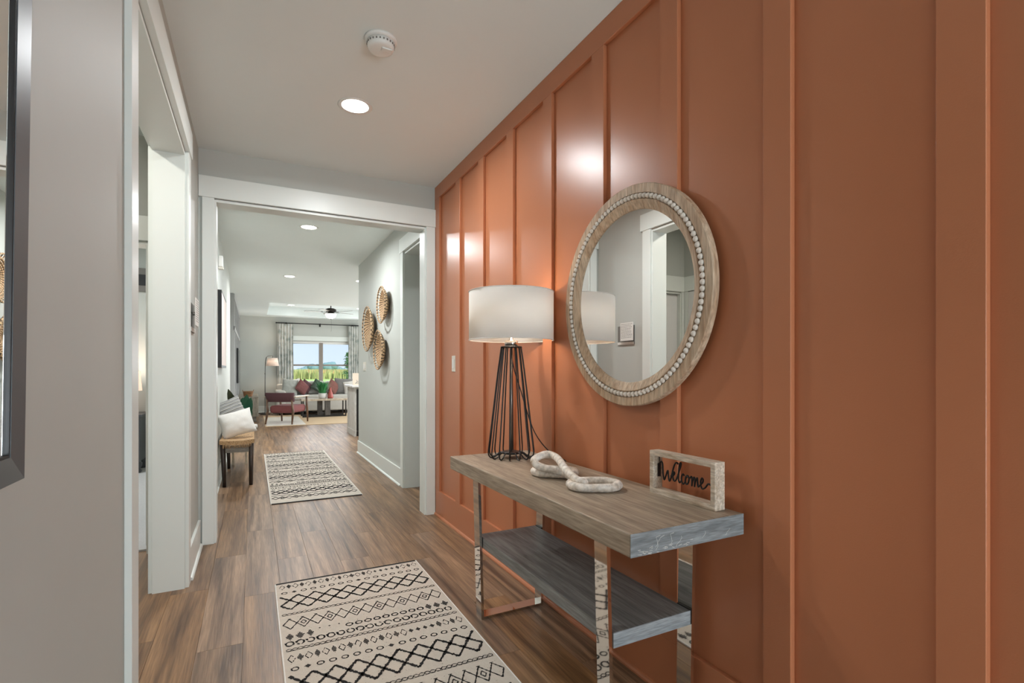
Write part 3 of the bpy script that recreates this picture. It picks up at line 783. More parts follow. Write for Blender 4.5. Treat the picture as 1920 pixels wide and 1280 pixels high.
# ================================================================== TABLE LAMP
LX, LY, LZ = 1.165, 2.285, TZT
tl = thing('table_lamp', (LX, LY, LZ), 'table lamp with white drum shade on black wire cage base', 'lamp')
SR, SZ0, SZ1 = .214, 1.357, 1.603
sm = MB()
n = 72
vs = []; fs = []
for (r, z) in ((SR-.0015, SZ0), (SR, SZ0), (SR, SZ1), (SR-.0015, SZ1)):
    for i in range(n): a = 2*PI*i/n; vs.append((LX+r*math.cos(a), LY+r*math.sin(a), z))
for j in range(4):
    for i in range(n): fs.append((j*n+i, j*n+(i+1) % n, ((j+1) % 4)*n+(i+1) % n, ((j+1) % 4)*n+i))
shd = sm.add(vs, fs, True).build('lamp_shade', 'shade', tl)
hem = MB()
for z in (SZ0+.002, SZ1-.002): hem.tube([(LX+(SR)*math.cos(2*PI*i/64), LY+(SR)*math.sin(2*PI*i/64), z) for i in range(64)], .0022, 6, True)
hem.build('shade_hem', 'white_fabric', shd)
sp = MB()
for k in range(3):
    a = 2*PI*k/3+.4; sp.tube([(LX, LY, SZ1-.012), (LX+SR*math.cos(a), LY+SR*math.sin(a), SZ1-.004)], .0016, 6)
sp.build('shade_spider', 'nickel', shd)
MB().lathe([(.0, .0), (.006, .002), (.005, .012), (.011, .02), (.009, .03), (0, .034)], (LX, LY, SZ1-.018), 20).build('finial', 'white_plastic', tl)
hp = MB()
for s in (-1, 1): hp.tube(crom([(LX+s*.01, LY, 1.39), (LX+s*.05, LY, 1.44), (LX+s*.05, LY, 1.53), (LX+s*.004, LY, SZ1-.012)], 6), .0016, 6)
hp.build('harp', 'nickel', tl)
MB().lathe([(0, 0), (.014, .0), (.018, .03), (.03, .075), (.03, .09), (.018, .115), (0, .122)], (LX, LY, 1.45), 20).build('bulb', emit('warm_bulb', (255, 214, 160), 12), tl)
MB().lathe([(.053, 0), (.056, .003), (.053, .006), (0, .006)], (LX, LY, 1.322), 40).build('cage_top_ring', 'black', tl)
MB().lathe([(.0, 0), (.034, 0), (.034, .028), (.030, .031), (0.012, .031), (.012, .07), (0, .07)], (LX, LY, 1.328), 32).build('chrome_neck', 'chrome', tl)
MB().tube([(LX, LY, .79), (LX, LY, 1.326)], .0055, 10).build('centre_rod', 'nickel', tl)
MB().lathe([(.046, .022), (.052, .025), (.052, .030), (.046, .033), (.0, .033)], (LX, LY, LZ), 36).build('inner_ring', 'black', tl)
wp = crom([(.051, 0, 1.322), (.068, 0, 1.2), (.0925, 0, 1.0), (.112, 0, .84), (.1165, 0, .795), (.111, 0, .7745), (.098, 0, .7685), (.082, 0, .7745), (.064, 0, .789), (.05, 0, .7935)], 6)
wire = MB().tube([(p.x, p.y, p.z) for p in wp], .0034, 7)
wme = wire.mesh('cage_wire', 'black', Vector((0, 0, LZ)))
for k in range(14):
    o = bpy.data.objects.new('cage_wire', wme); COL.objects.link(o); o.parent = tl; o.rotation_euler = (0, 0, 2*PI*k/14+.13)
MB().tube(crom([(LX, LY, 1.29), (LX+.012, LY-.004, 1.22), (LX+.045, LY-.02, 1.1), (LX+.085, LY-.05, .94), (LX+.115, LY-.08, .86), (LX+.15, LY-.13, .80), (LX+.178, LY-.165, .771), (1.357, LY-.20, .767), (1.3615, LY-.24, .72), (1.358, LY-.215, .60), (1.355, LY-.18, .50), (1.355, LY-.14, .475), (1.357, LY-.11, .50), (1.357, LY-.10, .56)], 8), .0028, 7).build('power_cord', 'cord', tl)
lb = bpy.data.lights.new('bulb_light', 'POINT'); lb.energy = 8; lb.color = (1, .83, .64); lb.shadow_soft_size = .035
lo = bpy.data.objects.new('bulb_light', lb); COL.objects.link(lo); lo.parent = tl; lo.location = (0, 0, 1.50-LZ)

# ================================================================== CARVED WOODEN CHAIN
cw = thing('wooden_chain', (1.1, 1.7, TZT), 'whitewashed carved wooden chain of three links on console table', 'ornament')
def link(c, u, v, hl, hw, r, name='chain_link', seed=0):
    u = Vector(u).normalized(); v = Vector(v); v = (v-u*v.dot(u)).normalized(); c = Vector(c)
    pts = []; st = hl-hw; N = 14
    for i in range(6): pts.append(c+u*(-st+2*st*i/6)+v*(-hw))
    for i in range(N): a = -PI/2+PI*i/N; pts.append(c+u*(st+hw*math.cos(a))+v*(hw*math.sin(a)))
    for i in range(6): pts.append(c+u*(st-2*st*i/6)+v*hw)
    for i in range(N): a = PI/2+PI*i/N; pts.append(c+u*(-st+hw*math.cos(a))+v*(hw*math.sin(a)))
    rs = [r*(1+.06*noise.noise(Vector(p)*30+Vector((seed, 0, 0)))) for p in pts]
    return MB().tube(pts, rs, 12, True).build(name, 'chain', cw)
link((1.135, 1.545, TZT+.0165), (.88, -.47, 0), (.47, .88, .0), .090, .060, .0155, seed=1)
link((1.13, 1.815, TZT+.0165), (.72, -.69, 0), (.69, .72, .0), .088, .056, .0155, seed=2)
cp3 = crom([(1.04, 1.832, .834), (1.068, 1.838, .846), (1.114, 1.85, .85), (1.133, 1.826, .845), (1.123, 1.771, .838), (1.1, 1.706, .828), (1.084, 1.65, .815), (1.075, 1.599, .806),
             (1.069, 1.555, .800), (1.08, 1.535, .795), (1.098, 1.56, .788), (1.107, 1.60, .785), (1.116, 1.66, .785), (1.126, 1.725, .790), (1.098, 1.753, .800), (1.07, 1.772, .806), (1.05, 1.795, .812), (1.036, 1.812, .822)], 4, True)
MB().tube(cp3, [.0155*(1+.06*noise.noise(p*30)) for p in cp3], 12, True).build('chain_link', 'chain', cw)

# ================================================================== WELCOME SIGN
SX0, SX1, SY0, SY1, SZB, SZT = 1.285, 1.329, 1.12, 1.412, TZT+.0005, .918
sg = thing('welcome_sign', (1.307, 1.266, TZT), 'open wooden frame sign reading Welcome on console table', 'sign')
t = .0175
box('frame_rail', 'signwood', SX0, SX1, SY0+t, SY1-t, SZT-t, SZT, sg, .001)
box('frame_rail', 'signwood', SX0, SX1, SY0+t, SY1-t, SZB, SZB+t, sg, .001)
box('frame_stile', 'signwood', SX0-.0005, SX1, SY0, SY0+t, SZB, SZT, sg, .001)
box('frame_stile', 'signwood', SX0-.0005, SX1, SY1-t, SY1, SZB, SZT, sg, .001)
strokes = [
 [(-.06, .60), (0, .80), (.035, .86), (.055, .72), (.065, .3), (.085, .06), (.12, .28), (.155, .52), (.17, .2), (.19, .06), (.225, .3), (.265, .7), (.30, .92), (.335, .96), (.35, .90)],
 [(.21, .3), (.26, .36), (.285, .46), (.268, .52), (.25, .4), (.255, .22), (.28, .12), (.32, .22), (.37, .6), (.405, .92), (.392, .99), (.37, .8), (.358, .3), (.375, .11), (.405, .2)],
 [(.46, .46), (.437, .52), (.412, .36), (.418, .18), (.445, .09), (.48, .2)],
 [(.48, .22), (.492, .42), (.522, .5), (.547, .38), (.53, .18), (.50, .12), (.482, .25), (.505, .46), (.56, .42), (.588, .5), (.60, .3), (.597, .1), (.61, .35), (.636, .5), (.646, .3), (.642, .1), (.66, .35), (.687, .5), (.697, .3), (.705, .14), (.735, .22), (.778, .36), (.787, .48), (.767, .54), (.747, .38), (.753, .2), (.778, .1), (.825, .18), (.872, .36), (.92, .32), (1.0, .17)]]
wy0, wy1, wz0, wh = SY1-t-.006, SY0+t+.001, TZT+.046, .078
lt = MB(); xm = 1.312
for s_ in strokes:
    lt.tube(crom([(xm, wy0+(wy1-wy0)*p[0], wz0+p[1]*wh) for p in s_], 6), .0030, 6)
lt.tube(crom([(xm, wy0+.0, wz0+.75*wh), (xm, wy0+.004, wz0+1.05*wh), (xm, wy0+.003, wz0+1.1*wh)], 4), .0018, 6)
lt.build('lettering', 'black', sg)
box('mounting_tab', 'black', xm-.007, xm+.007, SY1-t-.003, SY1-t-.0002, TZT+.058, TZT+.106, sg, .0005)

# ================================================================== RUGS
def rug(name, x0, x1, ya, yb, label, seed, wk=1.3):
    """ya is the far end; motifs run from it towards yb"""
    rr = random.Random(seed); t = .007
    root = thing(name, ((x0+x1)/2, (ya+yb)/2, 0), label, 'rug')
    box('pile', 'rug', x0, x1, yb, ya, .0003, t, root, .002)
    z = t+.0006
    pt_ = MB()
    def stroke(pts, w, jit=.3, gap=0):
        P = []
        for i in range(len(pts)-1):
            a = Vector(pts[i]); b = Vector(pts[i+1]); k = max(1, int((b-a).length/.007))
            for q in range(k): P.append(a+(b-a)*q/k)
        P.append(Vector(pts[-1]))
        for i in range(len(P)-1):
            if gap and rr.random() < gap: continue
            a, b = P[i], P[i+1]; d = (b-a)
            if d.length < 1e-5: continue
            nrm = Vector((-d.y, d.x)).normalized(); w0 = wk*w*rr.uniform(1-jit, 1+jit)/2; o = nrm*rr.uniform(-.12, .12)*w
            e = d*.12
            q = [a-e+nrm*w0+o, b+e+nrm*w0+o, b+e-nrm*w0+o, a-e-nrm*w0+o]
            if any(v.x < x0+.008 or v.x > x1-.008 for v in q): continue
            pt_.add([(v.x, v.y, z) for v in q], [(0, 1, 2, 3)])
    def poly(pts): pt_.add([(p[0], p[1], z) for p in pts], [tuple(range(len(pts)))])
    def solid(cx, cy, rx, ry):
        n = 6
        for i in range(n):
            f0 = -1+2*i/n; f1 = f0+2/n*.8; m0 = (1-abs(f0+.5/n))*rx*rr.uniform(.75, 1.15)
            poly([(cx-m0, cy+f0*ry), (cx+m0*rr.uniform(.8, 1.1), cy+f0*ry), (cx+m0, cy+f1*ry), (cx-m0*rr.uniform(.8, 1.1), cy+f1*ry)])
    def dia(cx, cy, rx, ry, w, gap=0): stroke([(cx-rx, cy), (cx, cy+ry), (cx+rx, cy), (cx, cy-ry), (cx-rx, cy)], w, .4, gap)
    def oval(cx, cy, rx, ry, w, gap=0):
        stroke([(cx+rx*math.cos(a*PI/5), cy+ry*math.sin(a*PI/5)) for a in range(11)], w, .35, gap)
    y = ya-.012
    box('end_binding', 'rug_dark', x0+.004, x1-.004, ya, ya+.022, .0003, t-.0015, root)
    box('end_binding', 'rug_dark', x0+.004, x1-.004, yb-.022, yb, .0003, t-.0015, root)
    for xs in (x0, x1): MB().tube([(xs, yb-.012, t*.55), (xs, ya+.012, t*.55)], .0042, 8).build('side_binding', 'white_fabric', root)
    W = x1-x0-.03; xa = x0+.015
    def band_row1(y):
        n = 23
        for i in range(n):
            cx = xa+W*(i+.5)/n
            if 15 <= i <= 18: solid(cx, y, .012, .018)
            elif i % 2: solid(cx, y, .014, .030)
            else: dia(cx, y, .0145, .030, .003, .25)
        return .082
    def band_oval(y, solids=()):
        n = 16
        for i in range(n):
            cx = xa+W*(i+.5)/n
            if i in solids: solid(cx, y, .015, .014)
            else: oval(cx, y, .0135, .0125, .0042)
        return .066
    def band_lattice(y):
        n = 9; p = W/n; h = .056
        for r in range(3):
            yy = y-.02-r*h; up = (r % 2 == 0)
            pts = [(xa-p/2, yy)]
            for i in range(n+1):
                x = xa+p*(i+.0)
                pts += [(x-p*.22, yy+(h/2 if r != 1 else 0)-(0 if r != 1 else 0)), (x+p*.22, yy+(h/2 if r != 1 else 0))] if False else [(x, yy+h*.5), (x+p*.5, yy-h*.5)] if r != 1 else [(x, yy-h*.5), (x+p*.5, yy+h*.5)]
            pts = [q for q in pts[1:] if xa-.001 <= q[0] <= xa+W+.001]
            stroke(pts, .0092, .4)
        return .2
    def band_chain(y):
        n = 34; p = W/n
        for s in (-1, 1):
            pts = []
            for i in range(n*4+1):
                pts.append((xa+p*i/4, y+s*.008*abs(math.sin(PI*i/4))+s*.0015))
            stroke(pts, .003, .35)
        stroke([(xa, y-.011), (xa+W, y-.011)], .0015, .4, .3)
        return .06
    def band_dia(y):
        n = 13; p = W/n
        for i in range(n):
            cx = xa+p*(i+.5); dia(cx, y-.06, p/2, .052, .0042)
            stroke([(cx-p*.12, y-.004), (cx+p*.12, y-.004)], .003)
            if i % 2 == 1: dia(cx, y-.06, p*.2, .02, .004)
        return .165
    def band_dots(y):
        n = 18; p = W/n
        for i in range(n):
            cx = xa+p*(i+.5)
            if i < 3 or i > 14: solid(cx, y, .019, .032)
            elif i < 6: solid(cx, y+.028, .006, .007)
            else: oval(cx, y, .015, .014, .0055); solid(cx, y+.03, .003, .004)
            oval(cx-p*.1, y-.062, .016, .019, .0055, .12)
            stroke([(cx-p*.1-.02, y-.05), (cx-p*.1-.012, y-.062)], .004)
        return .125
    seq = [('r', .03), ('o', 0), ('l', 0), ('c', 0), ('d', 0), ('t', 0), ('c', 0)]
    y = ya-.052; k = 0
    while y > yb+.1:
        for s_ in 'roLcdtC':
            if y < yb+.05: break
            if s_ == 'r': y -= band_row1(y)
            if s_ == 'o': y -= band_oval(y, (1, 8))
            if s_ == 'L':
                if y-.17 < yb: y = yb; break
                y -= band_lattice(y+.012)
            if s_ in 'cC': y -= band_chain(y)
            if s_ == 'd':
                if y-.15 < yb: y = yb; break
                y -= band_dia(y+.012)
            if s_ == 't':
                if y-.1 < yb: y = yb; break
                y -= band_dots(y-.01)
        y -= .016
    # flecks of stray yarn
    for i in range(int(260*(ya-yb))):
        x = rr.uniform(x0+.02, x1-.02); yy = rr.uniform(yb+.02, ya-.02); a = rr.uniform(-.3, .3); L = rr.uniform(.001, .003)
        poly([(x-L, yy-.0006), (x+L, yy-.0006), (x+L, yy+.0006), (x-L, yy+.0006)])
    o = pt_.build('woven_motifs', 'rug_dark', root); o['kind'] = 'stuff'
    return root
rug('runner_rug', .112, .917, 3.118, .62, 'cream and charcoal tribal patterned rug in the foreground', 1)
rug('runner_rug', .145, .945, 8.06, 5.045, 'cream and charcoal runner rug beyond the cased opening', 2, 2.3)

# ================================================================== SECOND HALL: baskets, bench, picture
def basket(c, r, label, depth=.075, tilt=0):
    t = thing('wall_basket', c, label, 'basket', 'woven baskets on the hall wall')
    nr = max(8, int(r/.019)); tubes = []
    for k in range(nr):
        rad = r*(k+.6)/nr; dz = depth*(1-(rad/r)**2.4)
        if k == nr-2: continue
        big = MB()
        N = 60
        big.tube([(c[0]+dz, c[1]+rad*math.cos(2*PI*i/N), c[2]+rad*math.sin(2*PI*i/N)) for i in range(N)], r/nr*.53 if k < nr-1 else .008, 6, True)
        big.build('coil', 'coil', t)
    ties = MB()
    for i in range(28):
        a = 2*PI*i/28; r0 = r*(nr-3+.6)/nr; r1 = r*(nr-1+.6)/nr
        ties.tube([(c[0]+depth*(1-(r0/r)**2.4), c[1]+r0*math.cos(a), c[2]+r0*math.sin(a)), (c[0]+depth*(1-min(1, r1/r)**2.4), c[1]+r1*math.cos(a+.11), c[2]+r1*math.sin(a+.11))], .0045, 5)
    ties.build('rim_lacing', 'coil', t)
    return t
basket((1.295, 5.83, 1.955), .215, 'round woven basket highest of three on hall wall')
basket((1.29, 6.60, 1.735), .29, 'largest dark-brown woven basket, left of the three on hall wall')
basket((1.295, 5.99, 1.445), .235, 'round woven basket lowest of three on hall wall')

pic = thing('canvas_picture', (XL, 6.6, 1.64), 'pale canvas picture with deep black frame above the bench', 'picture')
for a in ((6.1, 6.125, 1.235, 2.05), (7.105, 7.13, 1.235, 2.05), (6.125, 7.105, 1.235, 1.26), (6.125, 7.105, 2.025, 2.05)):
    box('frame_rail', 'blackmat', XL, XL+.045, *a, pic)
box('canvas', plain('pale_rose_canvas', (226, 212, 206), .8, var=.12, vscale=3), XL+.005, XL+.046, 6.1255, 7.1045, 1.2605, 2.0245, pic)

sr = thing('wall_sensor', (XL, 6.4, 2.38), 'small white alarm box high on the far hall left wall', 'alarm')
box('housing', 'white_plastic', XL, XL+.045, 6.37, 6.45, 2.34, 2.46, sr, .008)
box('grille', 'ivory_plastic', XL, XL+.05, 6.375, 6.445, 2.315, 2.339, sr, .004)

bn = thing('bench', (-.145, 6.56, 0), 'dark-legged bench with woven seagrass seat along hall wall', 'bench')
BX0, BX1, BY0, BY1 = -.305, .015, 5.97, 7.16
st = MB(); NX, NY = 12, 16
vs = []; fs = []
for iy in range(NY+1):
    for ix in range(NX+1):
        u = ix/NX; v = iy/NY; z = .475+.012*(2*u-1)**2-.02*math.sin(PI*v)
        vs.append((BX0+(BX1-BX0)*u, BY0+(BY1-BY0)*v, z))
nn = len(vs); vs += [(x, y, z-.04) for (x, y, z) in vs]
def ix_(i, j): return j*(NX+1)+i
for j in range(NY):
    for i in range(NX):
        fs.append((ix_(i, j), ix_(i+1, j), ix_(i+1, j+1), ix_(i, j+1))); fs.append((nn+ix_(i, j), nn+ix_(i, j+1), nn+ix_(i+1, j+1), nn+ix_(i+1, j)))
for i in range(NX): fs += [(ix_(i, 0), ix_(i+1, 0), nn+ix_(i+1, 0), nn+ix_(i, 0)), (ix_(i, NY), nn+ix_(i, NY), nn+ix_(i+1, NY), ix_(i+1, NY))]
for j in range(NY): fs += [(ix_(0, j), nn+ix_(0, j), nn+ix_(0, j+1), ix_(0, j+1)), (ix_(NX, j), ix_(NX, j+1), nn+ix_(NX, j+1), nn+ix_(NX, j))]
st.add(vs, fs, False).build('seat', 'seagrass', bn)
fg = MB()
for i in range(40):
    x = BX0+.03+(BX1-BX0-.06)*i/39+random.uniform(-.003, .003); fg.tube([(x, BY0-.004, .445), (x+random.uniform(-.004, .004), BY0-.008, .405+random.uniform(-.008, .012))], .002, 4)
fg.build('seat_fringe', 'seagrass', bn)
MB().tube([(BX0+.02, BY1+.005, .492), (BX1-.01, BY1+.005, .502), (BX1+.035, BY1+.0, .505)], [.03, .03, .024], 12).build('end_roll', 'white_fabric', bn)
for x, xb in ((BX0+.03, BX0+.045), (BX1-.03, BX1-.032)):
    for y, yb in ((BY0+.03, BY0+.045), (BY1-.03, BY1-.045)):
        MB().tube([(x, y, .44), (xb, yb, 0.0)], [.026, .018], 14).build('leg', 'darkwood', bn)
box('apron', 'greywood', BX0+.05, BX1-.05, BY0+.02, BY0+.04, .355, .43, bn)
box('apron', 'greywood', BX0+.05, BX1-.05, BY1-.04, BY1-.02, .355, .43, bn)
box('side_apron', 'greywood', BX0+.02, BX0+.04, BY0+.05, BY1-.05, .355, .43, bn)
box('side_apron', 'greywood', BX1-.04, BX1-.02, BY0+.05, BY1-.05, .355, .43, bn)

def pillow(name, c, w, h, th, rot, m, label, group=None, stripes=None, pinch=.06, chop=0):
    """square cushion standing in its local x-z plane"""
    t = thing(name, c, label, 'pillow', group)
    Mx = Matrix.Translation(c) @ Matrix.Rotation(rot[2], 4, 'Z') @ Matrix.Rotation(rot[0], 4, 'X') @ Matrix.Rotation(rot[1], 4, 'Y')
    N = 18; vs = []; fs = []
    for s in (1, -1):
        for j in range(N+1):
            for i in range(N+1):
                u = 2*i/N-1; v = 2*j/N-1
                k = 1-pinch*(1-abs(v))**1 * 0 - pinch*(1-v*v)*abs(u)**2; k2 = 1-pinch*(1-u*u)*abs(v)**2
                d = (max(0, (1-u*u))*max(0, (1-v*v)))**.42
                wr = .006*noise.noise(Vector((u*3+c[0]*9, v*3+c[1]*5, s)))*d*4
                zz = v*h/2*k2
                if chop and v > 0: zz -= chop*h*max(0, 1-abs(u)*1.6)*v
                vs.append(Mx @ Vector((u*w/2*k, s*(d*th/2+wr*.4), zz)))
        b = 0 if s == 1 else (N+1)**2
        for j in range(N):
            for i in range(N): fs.append((b+j*(N+1)+i, b+j*(N+1)+i+1, b+(j+1)*(N+1)+i+1, b+(j+1)*(N+1)+i))
    mb = MB().add(vs, fs, True)
    cov = mb.build('cover', m, t)
    pip = [Mx @ Vector((x*w/2, 0, z*h/2)) for x, z in []]
    if stripes:
        for q in range(stripes):
            f = -.82+1.64*q/(stripes-1); sb = MB(); pts = []
            for i in range(13):
                u = -.94+1.88*i/12; d = (max(0, 1-u*u)*max(0, 1-f*f))**.42
                pts.append(Mx @ Vector((u*w/2*(1-pinch*(1-f*f)*u*u), -(d*th/2+.003), f*h/2*(1-pinch*(1-u*u)*f*f))))
            sb.tube(pts, .0055, 5).build('corded_stripe', 'grey_fabric', cov)
    return t
pillow('throw_pillow', (-.155, 6.36, .622), .34, .28, .18, (R(-16), R(-14), R(8)), 'white_fabric', 'white textured throw pillow in front on the seagrass bench')
pillow('throw_pillow', (-.215, 6.72, .70), .30, .36, .14, (R(-14), R(-22), R(14)), 'grey_pillow', 'grey striped throw pillow behind the white one on the bench', stripes=9)

# plant in a pale wooden stand past the bench
ps = thing('plant_stand', (-.15, 7.42, 0), 'pale wooden plant stand behind the bench', 'plant stand')
for x in (-.225, -.075):
    for y in (7.345, 7.495): MB().box(x-.012, x+.012, y-.012, y+.012, 0, .42, .002).build('leg', 'palewood', ps)
for y in (7.345, 7.495): box('stretcher', 'palewood', -.213, -.087, y-.008, y+.008, .16, .19, ps)
for x in (-.225, -.075): box('stretcher', 'palewood', x-.008, x+.008, 7.357, 7.483, .16, .19, ps)
pp = thing('potted_plant', (-.15, 7.42, .19), 'potted plant with dark leaves and green paddles behind the bench', 'plant')
MB().lathe([(.0, 0), (.055, 0), (.068, .2), (.066, .36), (.06, .36), (.058, .33), (0, .33)], (-.15, 7.42, .191), 28).build('pot', 'darkwood', pp)
def leaf(mb, p0, p1, w, bend=.04, n=8, face=None, thick=0):
    p0 = Vector(p0); p1 = Vector(p1); d = p1-p0
    side = d.cross(Vector(face or (0, 1, 0))).normalized(); nrm = side.cross(d).normalized()
    vs = []; fs = []
    for i in range(n+1):
        t = i/n; c = p0+d*t+nrm*bend*math.sin(PI*t); ww = w*math.sin(PI*min(1, t*.92+.06))**.75*(1 if t < .97 else .2)
        vs += [c-side*ww+nrm*.1*ww, c-nrm*.12*ww, c+side*ww+nrm*.1*ww]
    for i in range(n):
        a = i*3; fs += [(a, a+1, a+4, a+3), (a+1, a+2, a+5, a+4)]
    m0 = len(vs); vs += [v-nrm*.003 for v in vs]; fs += [tuple(m0+i for i in reversed(f)) for f in fs]
    mb.add(vs, fs, True)
for (a, b, w, m) in (((-.16, 7.4, .52), (-.275, 7.25, .975), .05, 'leaf2'), ((-.17, 7.4, .52), (-.22, 7.25, .90), .05, 'leaf2'), ((-.15, 7.42, .52), (-.20, 7.35, .80), .035, 'leaf'),
                     ((-.13, 7.40, .52), (-.115, 7.3, .86), .06, 'leaf'), ((-.12, 7.38, .50), (-.065, 7.28, .90), .06, 'leaf'), ((-.11, 7.40, .5), (-.02, 7.26, .86), .055, 'leaf'),
                     ((-.10, 7.36, .5), (-.03, 7.22, .74), .055, 'leaf'), ((-.14, 7.38, .5), (-.10, 7.24, .71), .035, 'leaf'), ((-.16, 7.45, .52), (-.12, 7.5, .82), .04, 'leaf')):
    mb = MB(); leaf(mb, a, b, w, .03); mb.build('leaf', m, pp)

# ================================================================== LIVING ROOM
aw = struct(box('accent_panel', 'accent', -.4, -.338, 11.5, 16.15, 0, H)); aw.name = 'wall_accent'
for y in (11.53, 12.3, 13.05, 13.8, 14.55, 15.3, 16.1): box('batten', 'accent', -.338, -.322, y-.03, y+.03, .15, H-.09, aw)
for z in (2.05, H-.05): box('rail', 'accent', -.338, -.3225, 11.5, 16.14, z-.04, z+.04, aw)
base_x('baseboard_living_left', -.338, 1, 11.5, 16.1)
tv = thing('television', (-.31, 13.7, 1.31), 'black wall television on the grey panelled wall', 'television')
hs = box('housing', 'blackmat', -.322, -.29, 13.0, 14.4, .915, 1.71, tv, .004)
box('screen', 'screen', -.2905, -.288, 13.012, 14.388, .93, 1.698, hs)

cbn = thing('media_cabinet', (-.11, 14.1, 0), 'weathered wood media cabinet under the television', 'cabinet')
CX0, CX1, CY0, CY1 = -.318, .105, 13.25, 15.0
box('carcass', 'cabinet', CX0, CX1, CY0, CY1, .12, .56, cbn, .004)
box('top_board', 'cabinet', CX0-.003, CX1+.012, CY0-.012, CY1+.012, .5605, .585, cbn, .003)
for y0 in (CY0+.02, CY0+.60, CY0+1.18): box('door', 'cabinet', CX1, CX1+.014, y0, y0+.55, .14, .55, cbn, .003)
for x0, x1 in ((CX0+.02, CX0+.09), (CX1-.16, CX1-.03)):
    for y in (CY0+.03, CY1-.1): box('leg', 'greywood', x0, x1, y, y+.07, 0, .1195, cbn, .003)
MB().lathe([(0, 0), (.018, 0), (.018, .004), (0, .004)], (0, 0, 0), 20, Matrix.Translation((-.05, CY0-.0, .42)) @ Matrix.Rotation(R(90), 4, 'X') @ Matrix.Diagonal((1, 3.6, 1, 1))).build('finger_pull', 'screen', cbn)
wbk = thing('wicker_tray', (-.10, 13.6, .586), 'small brown wicker basket with handles on the media cabinet', 'basket')
tb = MB()
for k in range(6):
    s = .8+.2*k/5; z = .586+.012+k*.02
    pts = [(-.10+.105*s*math.copysign(abs(math.cos(a))**.6, math.cos(a)), 13.6+.13*s*math.copysign(abs(math.sin(a))**.6, math.sin(a)), z) for a in [2*PI*i/32 for i in range(32)]]
    tb.tube(pts, .011, 6, True)
tb.build('woven_wall', 'basketbrown', wbk)
box('bottom', 'basketbrown', -.18, -.02, 13.5, 13.7, .587, .598, wbk)
for s in (-1, 1): MB().tube(crom([(-.10+s*.105, 13.55, .695), (-.10+s*.115, 13.57, .735), (-.10+s*.115, 13.63, .735), (-.10+s*.105, 13.65, .695)], 5), .007, 6).build('handle', 'basketbrown', wbk)

fl = thing('floor_lamp', (.30, 15.45, 0), 'black arc floor lamp with white shade near the window', 'lamp')
MB().lathe([(.0, 0), (.13, 0), (.13, .015), (.02, .025), (0, .025)], (.30, 15.45, .0002), 32).build('base', 'black', fl)
MB().tube(crom([(.30, 15.45, .02), (.30, 15.45, .8), (.305, 15.45, 1.3), (.32, 15.45, 1.52), (.37, 15.45, 1.592), (.48, 15.45, 1.6), (.485, 15.45, 1.585), (.485, 15.45, 1.55)], 8), .009, 8).build('pole', 'black', fl)
MB().lathe([(.013, 0), (.013, .03)], (.30, 15.45, 1.1), 12).build('pole_joint', 'black', fl)
vs = []; fs = []; n = 40
for (r, z) in ((.163, 1.325), (.128, 1.545), (.126, 1.545), (.161, 1.325)):
    for i in range(n): a = 2*PI*i/n; vs.append((.485+r*math.cos(a), 15.45+r*math.sin(a), z))
for j in range(4):
    for i in range(n): fs.append((j*n+i, j*n+(i+1) % n, ((j+1) % 4)*n+(i+1) % n, ((j+1) % 4)*n+i))
MB().add(vs, fs, True).build('lamp_shade', 'shade2', fl)
lb2 = bpy.data.lights.new('floor_lamp_light', 'POINT'); lb2.energy = 10; lb2.color = (1, .8, .62); lb2.shadow_soft_size = .04
lo2 = bpy.data.objects.new('floor_lamp_light', lb2); COL.objects.link(lo2); lo2.parent = fl; lo2.location = (.185, 0, 1.44)

rod = thing('curtain_rod', (1.77, 16.03, 2.56), 'black curtain rod above the living room window', 'curtain rod')
MB().tube([(.60, 16.03, 2.575), (2.96, 16.03, 2.575)], .014, 10).build('rod', 'black', rod)
for x in (.60, 2.96): MB().lathe([(.0, -.02), (.02, -.012), (.022, 0), (.02, .012), (0, .02)], (x, 16.03, 2.575), 12, Matrix.Rotation(R(90), 4, 'Y')).build('finial', 'black', rod)
for x in (.86, 1.79, 2.72):
    b = MB(); b.box(x-.012, x+.012, 16.03, 16.148, 2.545, 2.56); b.box(x-.02, x+.02, 16.135, 16.149, 2.51, 2.6); b.box(x-.012, x+.012, 16.01, 16.05, 2.55, 2.595, .004)
    b.build('bracket', 'black', rod)
def curtain(x0, x1, label, ph):
    t = thing('curtain', ((x0+x1)/2, 16.03, .03), label, 'curtain', 'floral curtains at the living room window')
    N, K = 72, 10; vs = []; fs = []
    for k in range(K+1):
        z = 2.55-(2.52)*k/K; amp = .022+.02*(k/K)
        for i in range(N+1):
            u = i/N; vs.append((x0+(x1-x0)*u+.006*math.sin(9*u+k), 16.03+amp*math.sin(u*2*PI*5.5+ph+.15*math.sin(k)), z))
    for k in range(K):
        for i in range(N): fs.append((k*(N+1)+i, k*(N+1)+i+1, (k+1)*(N+1)+i+1, (k+1)*(N+1)+i))
    m0 = len(vs); vs += [(x, y+.003, z) for x, y, z in vs]; fs += [tuple(m0+i for i in reversed(f)) for f in fs]
    MB().add(vs, fs, True).build('panel', 'curtain', t)
    rg = MB()
    for i in range(6):
        x = x0+(x1-x0)*(i+.5)/6; rg.tube([(x, 16.03+.021*math.cos(a), 2.575+.021*math.sin(a)) for a in [2*PI*q/16 for q in range(16)]], .003, 5, True)
    rg.build('curtain_rings', 'black', t)
curtain(.63, 1.05, 'pale floral curtain left of the living room window', .4)
curtain(2.60, 2.98, 'pale floral curtain right of the living room window', 1.7)

